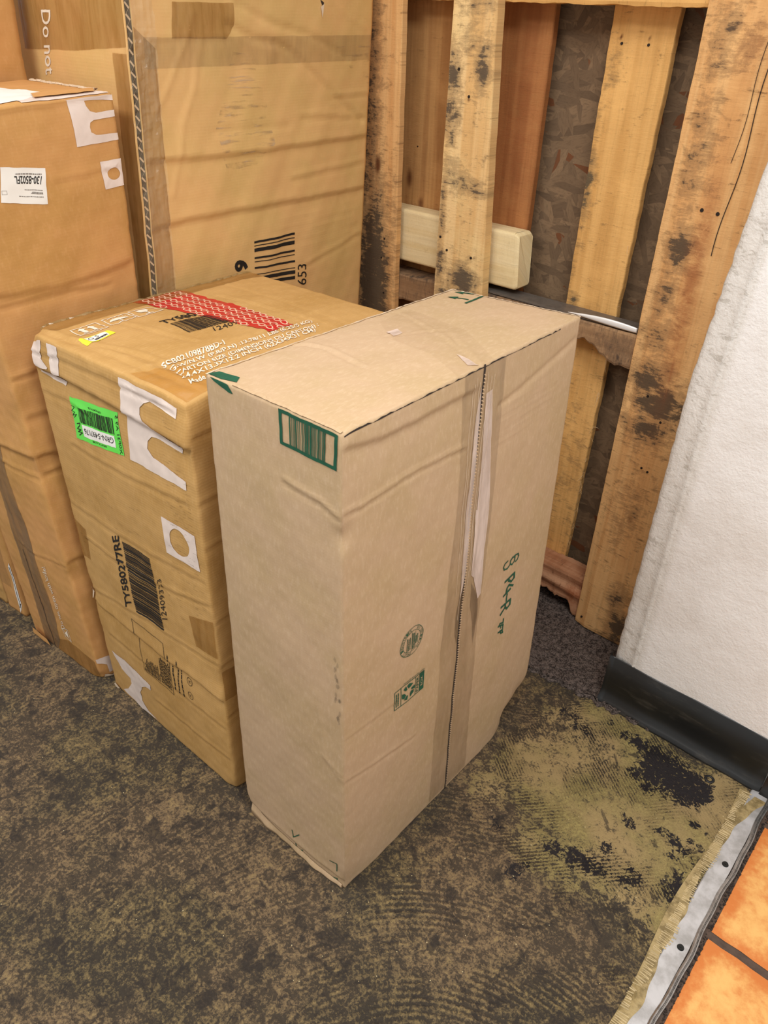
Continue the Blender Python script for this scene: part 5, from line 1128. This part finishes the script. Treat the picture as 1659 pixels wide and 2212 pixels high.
bm = N2(); text2(bm, '653', P['D_653']); D.decal('printed_text', 'side', bm, ink)
def scuff_mat():   # dusty streaks that caught on the ridges of the board
    k = NT('dusty_scuff_streaks'); st = k.noise(k.vec(scale=(.10, 1, 1)), 95, 4, .6, .3); pt = k.noise(k.vec(), 16, 4, .6)
    k.base(k.mix(k.step(pt, .45, .6), lin(112, 88, 66), lin(206, 184, 152)), .85, 0, .2)
    k.set(k.b.inputs['Alpha'], k.math('MULTIPLY', k.math('MULTIPLY', k.step(st, .50, .64), k.step(pt, .38, .60)), .5)); return k.m
sm_ = scuff_mat(); g0 = P['D_gr']; cxg = sum(p[0] for p in g0) / 4; cyg = sum(p[1] for p in g0) / 4
bm = N2(); poly2(bm, [(cxg - .02, cyg + .125), (cxg + .03, cyg + .12), (cxg + .07, cyg + .02), (cxg + .09, cyg - .06), (cxg + .02, cyg - .115), (cxg - .05, cyg - .10), (cxg - .075, cyg - .02)]); D.decal('scuff_mark', 'side', bm, sm_, .0006)
bm = N2(); poly2(bm, [(.56, 1.455), (.69, 1.46), (.69, 1.37), (.64, 1.385)]); D.decal('scuff_mark', 'side', bm, sm_, .0006)
bm = N2(); poly2(bm, clampq(P['D_tape'], D, 'side')); D.decal('packing_tape', 'side', bm, M['brown_tape'], .0009)
bm = N2(); poly2(bm, clampq([(.003, .4), (.055, .4), (.055, 1.46), (.003, 1.50)], D, 'side')); D.decal('packing_tape', 'side', bm, M['brown_tape'], .0007)
bm = N2(); poly2(bm, [(.03, 1.478), (.70 - .015, 1.478), (.685, 1.425), (.03, 1.425)]); D.decal('packing_tape', 'side', bm, M['clear_tape'], .0012)
bm = N2(); poly2(bm, clampq([(.35, 1.8), (.745, 1.8), (.745, 1.462), (.56, 1.447), (.35, 1.44)], D, 'front')); D.decal('packing_tape', 'front', bm, M['brown_tape'], .0009)
bm = N2(); poly2(bm, clampq([(.712, .4), (.744, .4), (.744, 1.45), (.69, 1.45), (.70, .9)], D, 'front')); D.decal('packing_tape', 'front', bm, M['brown_tape'], .0011)
bm = N2(); q = P['D_txt']; text2(bm, 'Do not c', [q[0], q[1], q[2], q[3]], .01); D.decal('printed_white_text', 'front', bm, M['white_ink'])
# ridged corrugated seam along the near upright edge
V, F_ = [], []; z = .0; W_ = .0085
for zz in np.arange(.30, 1.88, .0045):
    p = D.surf('side', [0.0], [zz], 0)[0]; V += [(p[0] + .003, p[1] - .0085, zz), (p[0] + .0045, p[1] - .0065, zz), (p[0] + .0045, p[1] + .0035, zz), (p[0] + .003, p[1] + .0045, zz)]
n_ = len(V) // 4
for i in range(n_ - 1):
    for c in range(3): q_ = i * 4 + c; F_.append((q_, q_ + 1, q_ + 5, q_ + 4))
mesh_obj('flap_gap', V, F_, M['seam_dark'], D.root)
V, F_ = [], []; zs_ = np.arange(.30, 1.88, .0095); prev = None
for i, zz in enumerate(zs_):
    p = D.surf('side', [0.0], [zz], 0)[0]; y = p[1] - .0065 + (i % 2) * .0085
    V += [(p[0] + .0052, y - .0013, zz - .0012), (p[0] + .0052, y + .0013, zz + .0012)]
for i in range(len(zs_) - 1): a = i * 2; F_.append((a, a + 1, a + 3, a + 2))
mesh_obj('corrugated_seam', V, F_, M['seam_light'], D.root)['label'] = 'zigzag fluted board edge'
for dy, nm in ((-.0095, 0), (.0055, 1)):
    V, F_ = [], []
    for zz in np.arange(.30, 1.88, .02):
        p = D.surf('side', [0.0], [zz], 0)[0]; V += [(p[0] + .002, p[1] + dy - .0012, zz), (p[0] + .0058 + .0006 * math.sin(zz * 90), p[1] + dy - .0008, zz), (p[0] + .0058, p[1] + dy + .0012, zz), (p[0] + .001, p[1] + dy + .0016, zz)]
    n_ = len(V) // 4
    for i in range(n_ - 1):
        for c in range(3): q_ = i * 4 + c; F_.append((q_, q_ + 1, q_ + 5, q_ + 4))
    mesh_obj('liner_edge', V, F_, M['cardD'], D.root, [(v[1], v[2]) for v in V])
# crinkled clear wrap over the seam
V, F_, U = [], [], []; ys = np.linspace(-.012, .055, 14); zs_ = np.arange(.9, 1.86, .006); rr_ = np.random.default_rng(3)
for zz in zs_:
    p = D.surf('side', [0.0], [zz], 0)[0]
    for y in ys:
        f_ = .5 + .5 * math.sin(zz * 11); amp = .0045 if zz > 1.2 else .0022
        V.append((p[0] + .0075 + amp * (noise.noise(Vector((zz * 45, y * 120, 0))) + .6 * noise.noise(Vector((zz * 110, y * 60, 3)))), p[1] + y, zz)); U.append((y, zz))
n_ = len(ys)
for i in range(len(zs_) - 1):
    for c in range(n_ - 1): q_ = i * n_ + c; F_.append((q_, q_ + 1, q_ + n_ + 1, q_ + n_))
mesh_obj('stretch_film', V, F_, M['wrap'], D.root, U, False)['label'] = 'crinkled clear stretch film'
# small puncture with a folded back paper corner
h = P['D_hole']; c_ = h[0]; bm = N2(); poly2(bm, [(c_[0] - .006, c_[1] + .010), (c_[0] + .006, c_[1] + .004), (c_[0] + .002, c_[1] - .006)]); D.decal('puncture', 'side', bm, M['seam_dark'], .0010)
bm = N2(); poly2(bm, [(c_[0] + .006, c_[1] + .002), (c_[0] - .002, c_[1] - .026), (c_[0] - .006, c_[1] - .004)]); D.decal('torn_paper_scrap', 'side', bm, M['torn'], .0025)

# --- F and G at the far left
Fb = Carton('F', M['cardC'], r=.004, wob=.0015, bulge=.002, seed=5); Fb.STEP = .010
Fb.build('cardboard_box', 'tall narrow brown box with thin white label at far left, beside the orange-brown box', 'cardboard box')
bm = N2(); poly2(bm, clampq(P['F_lab'], Fb, 'front', .004)); lb = Fb.decal('white_label', 'front', bm, M['white_paper'], .0009)
q = clampq(P['F_lab'], Fb, 'front', .004); bm = N2(); stroke(bm, [bil(q, .5, .12), bil(q, .5, .95)], .0022); stroke(bm, [bil(q, .2, .08), bil(q, .8, .08)], .003); Fb.decal('label_print', 'front', bm, ink, .0013, parent=lb)
bm = N2(); poly2(bm, [(.004, .10), (.055, .10), (.055, .40), (.004, .42)]); Fb.decal('packing_tape', 'front', bm, M['clear_tape'], .0007)
BX['G'] = [(-2.25, .585, 0), (-1.992, .600, 0), (-1.99, .86, 0), (-2.25, .86, 0), (-2.25, .585, .8), (-1.985, .600, .8), (-1.985, .88, .8), (-2.25, .88, .8)]; DIM['G'] = [.26, .3, .8]
G = Carton('G', M['cardB'], r=.004, wob=.002, bulge=.003, seed=6); G.STEP = .012; G.crease('front', [(0, .06), (.26, .05)], 's', .006, .006)
G.build('cardboard_box', 'brown cardboard box at the left edge with only its lower corner showing', 'cardboard box')
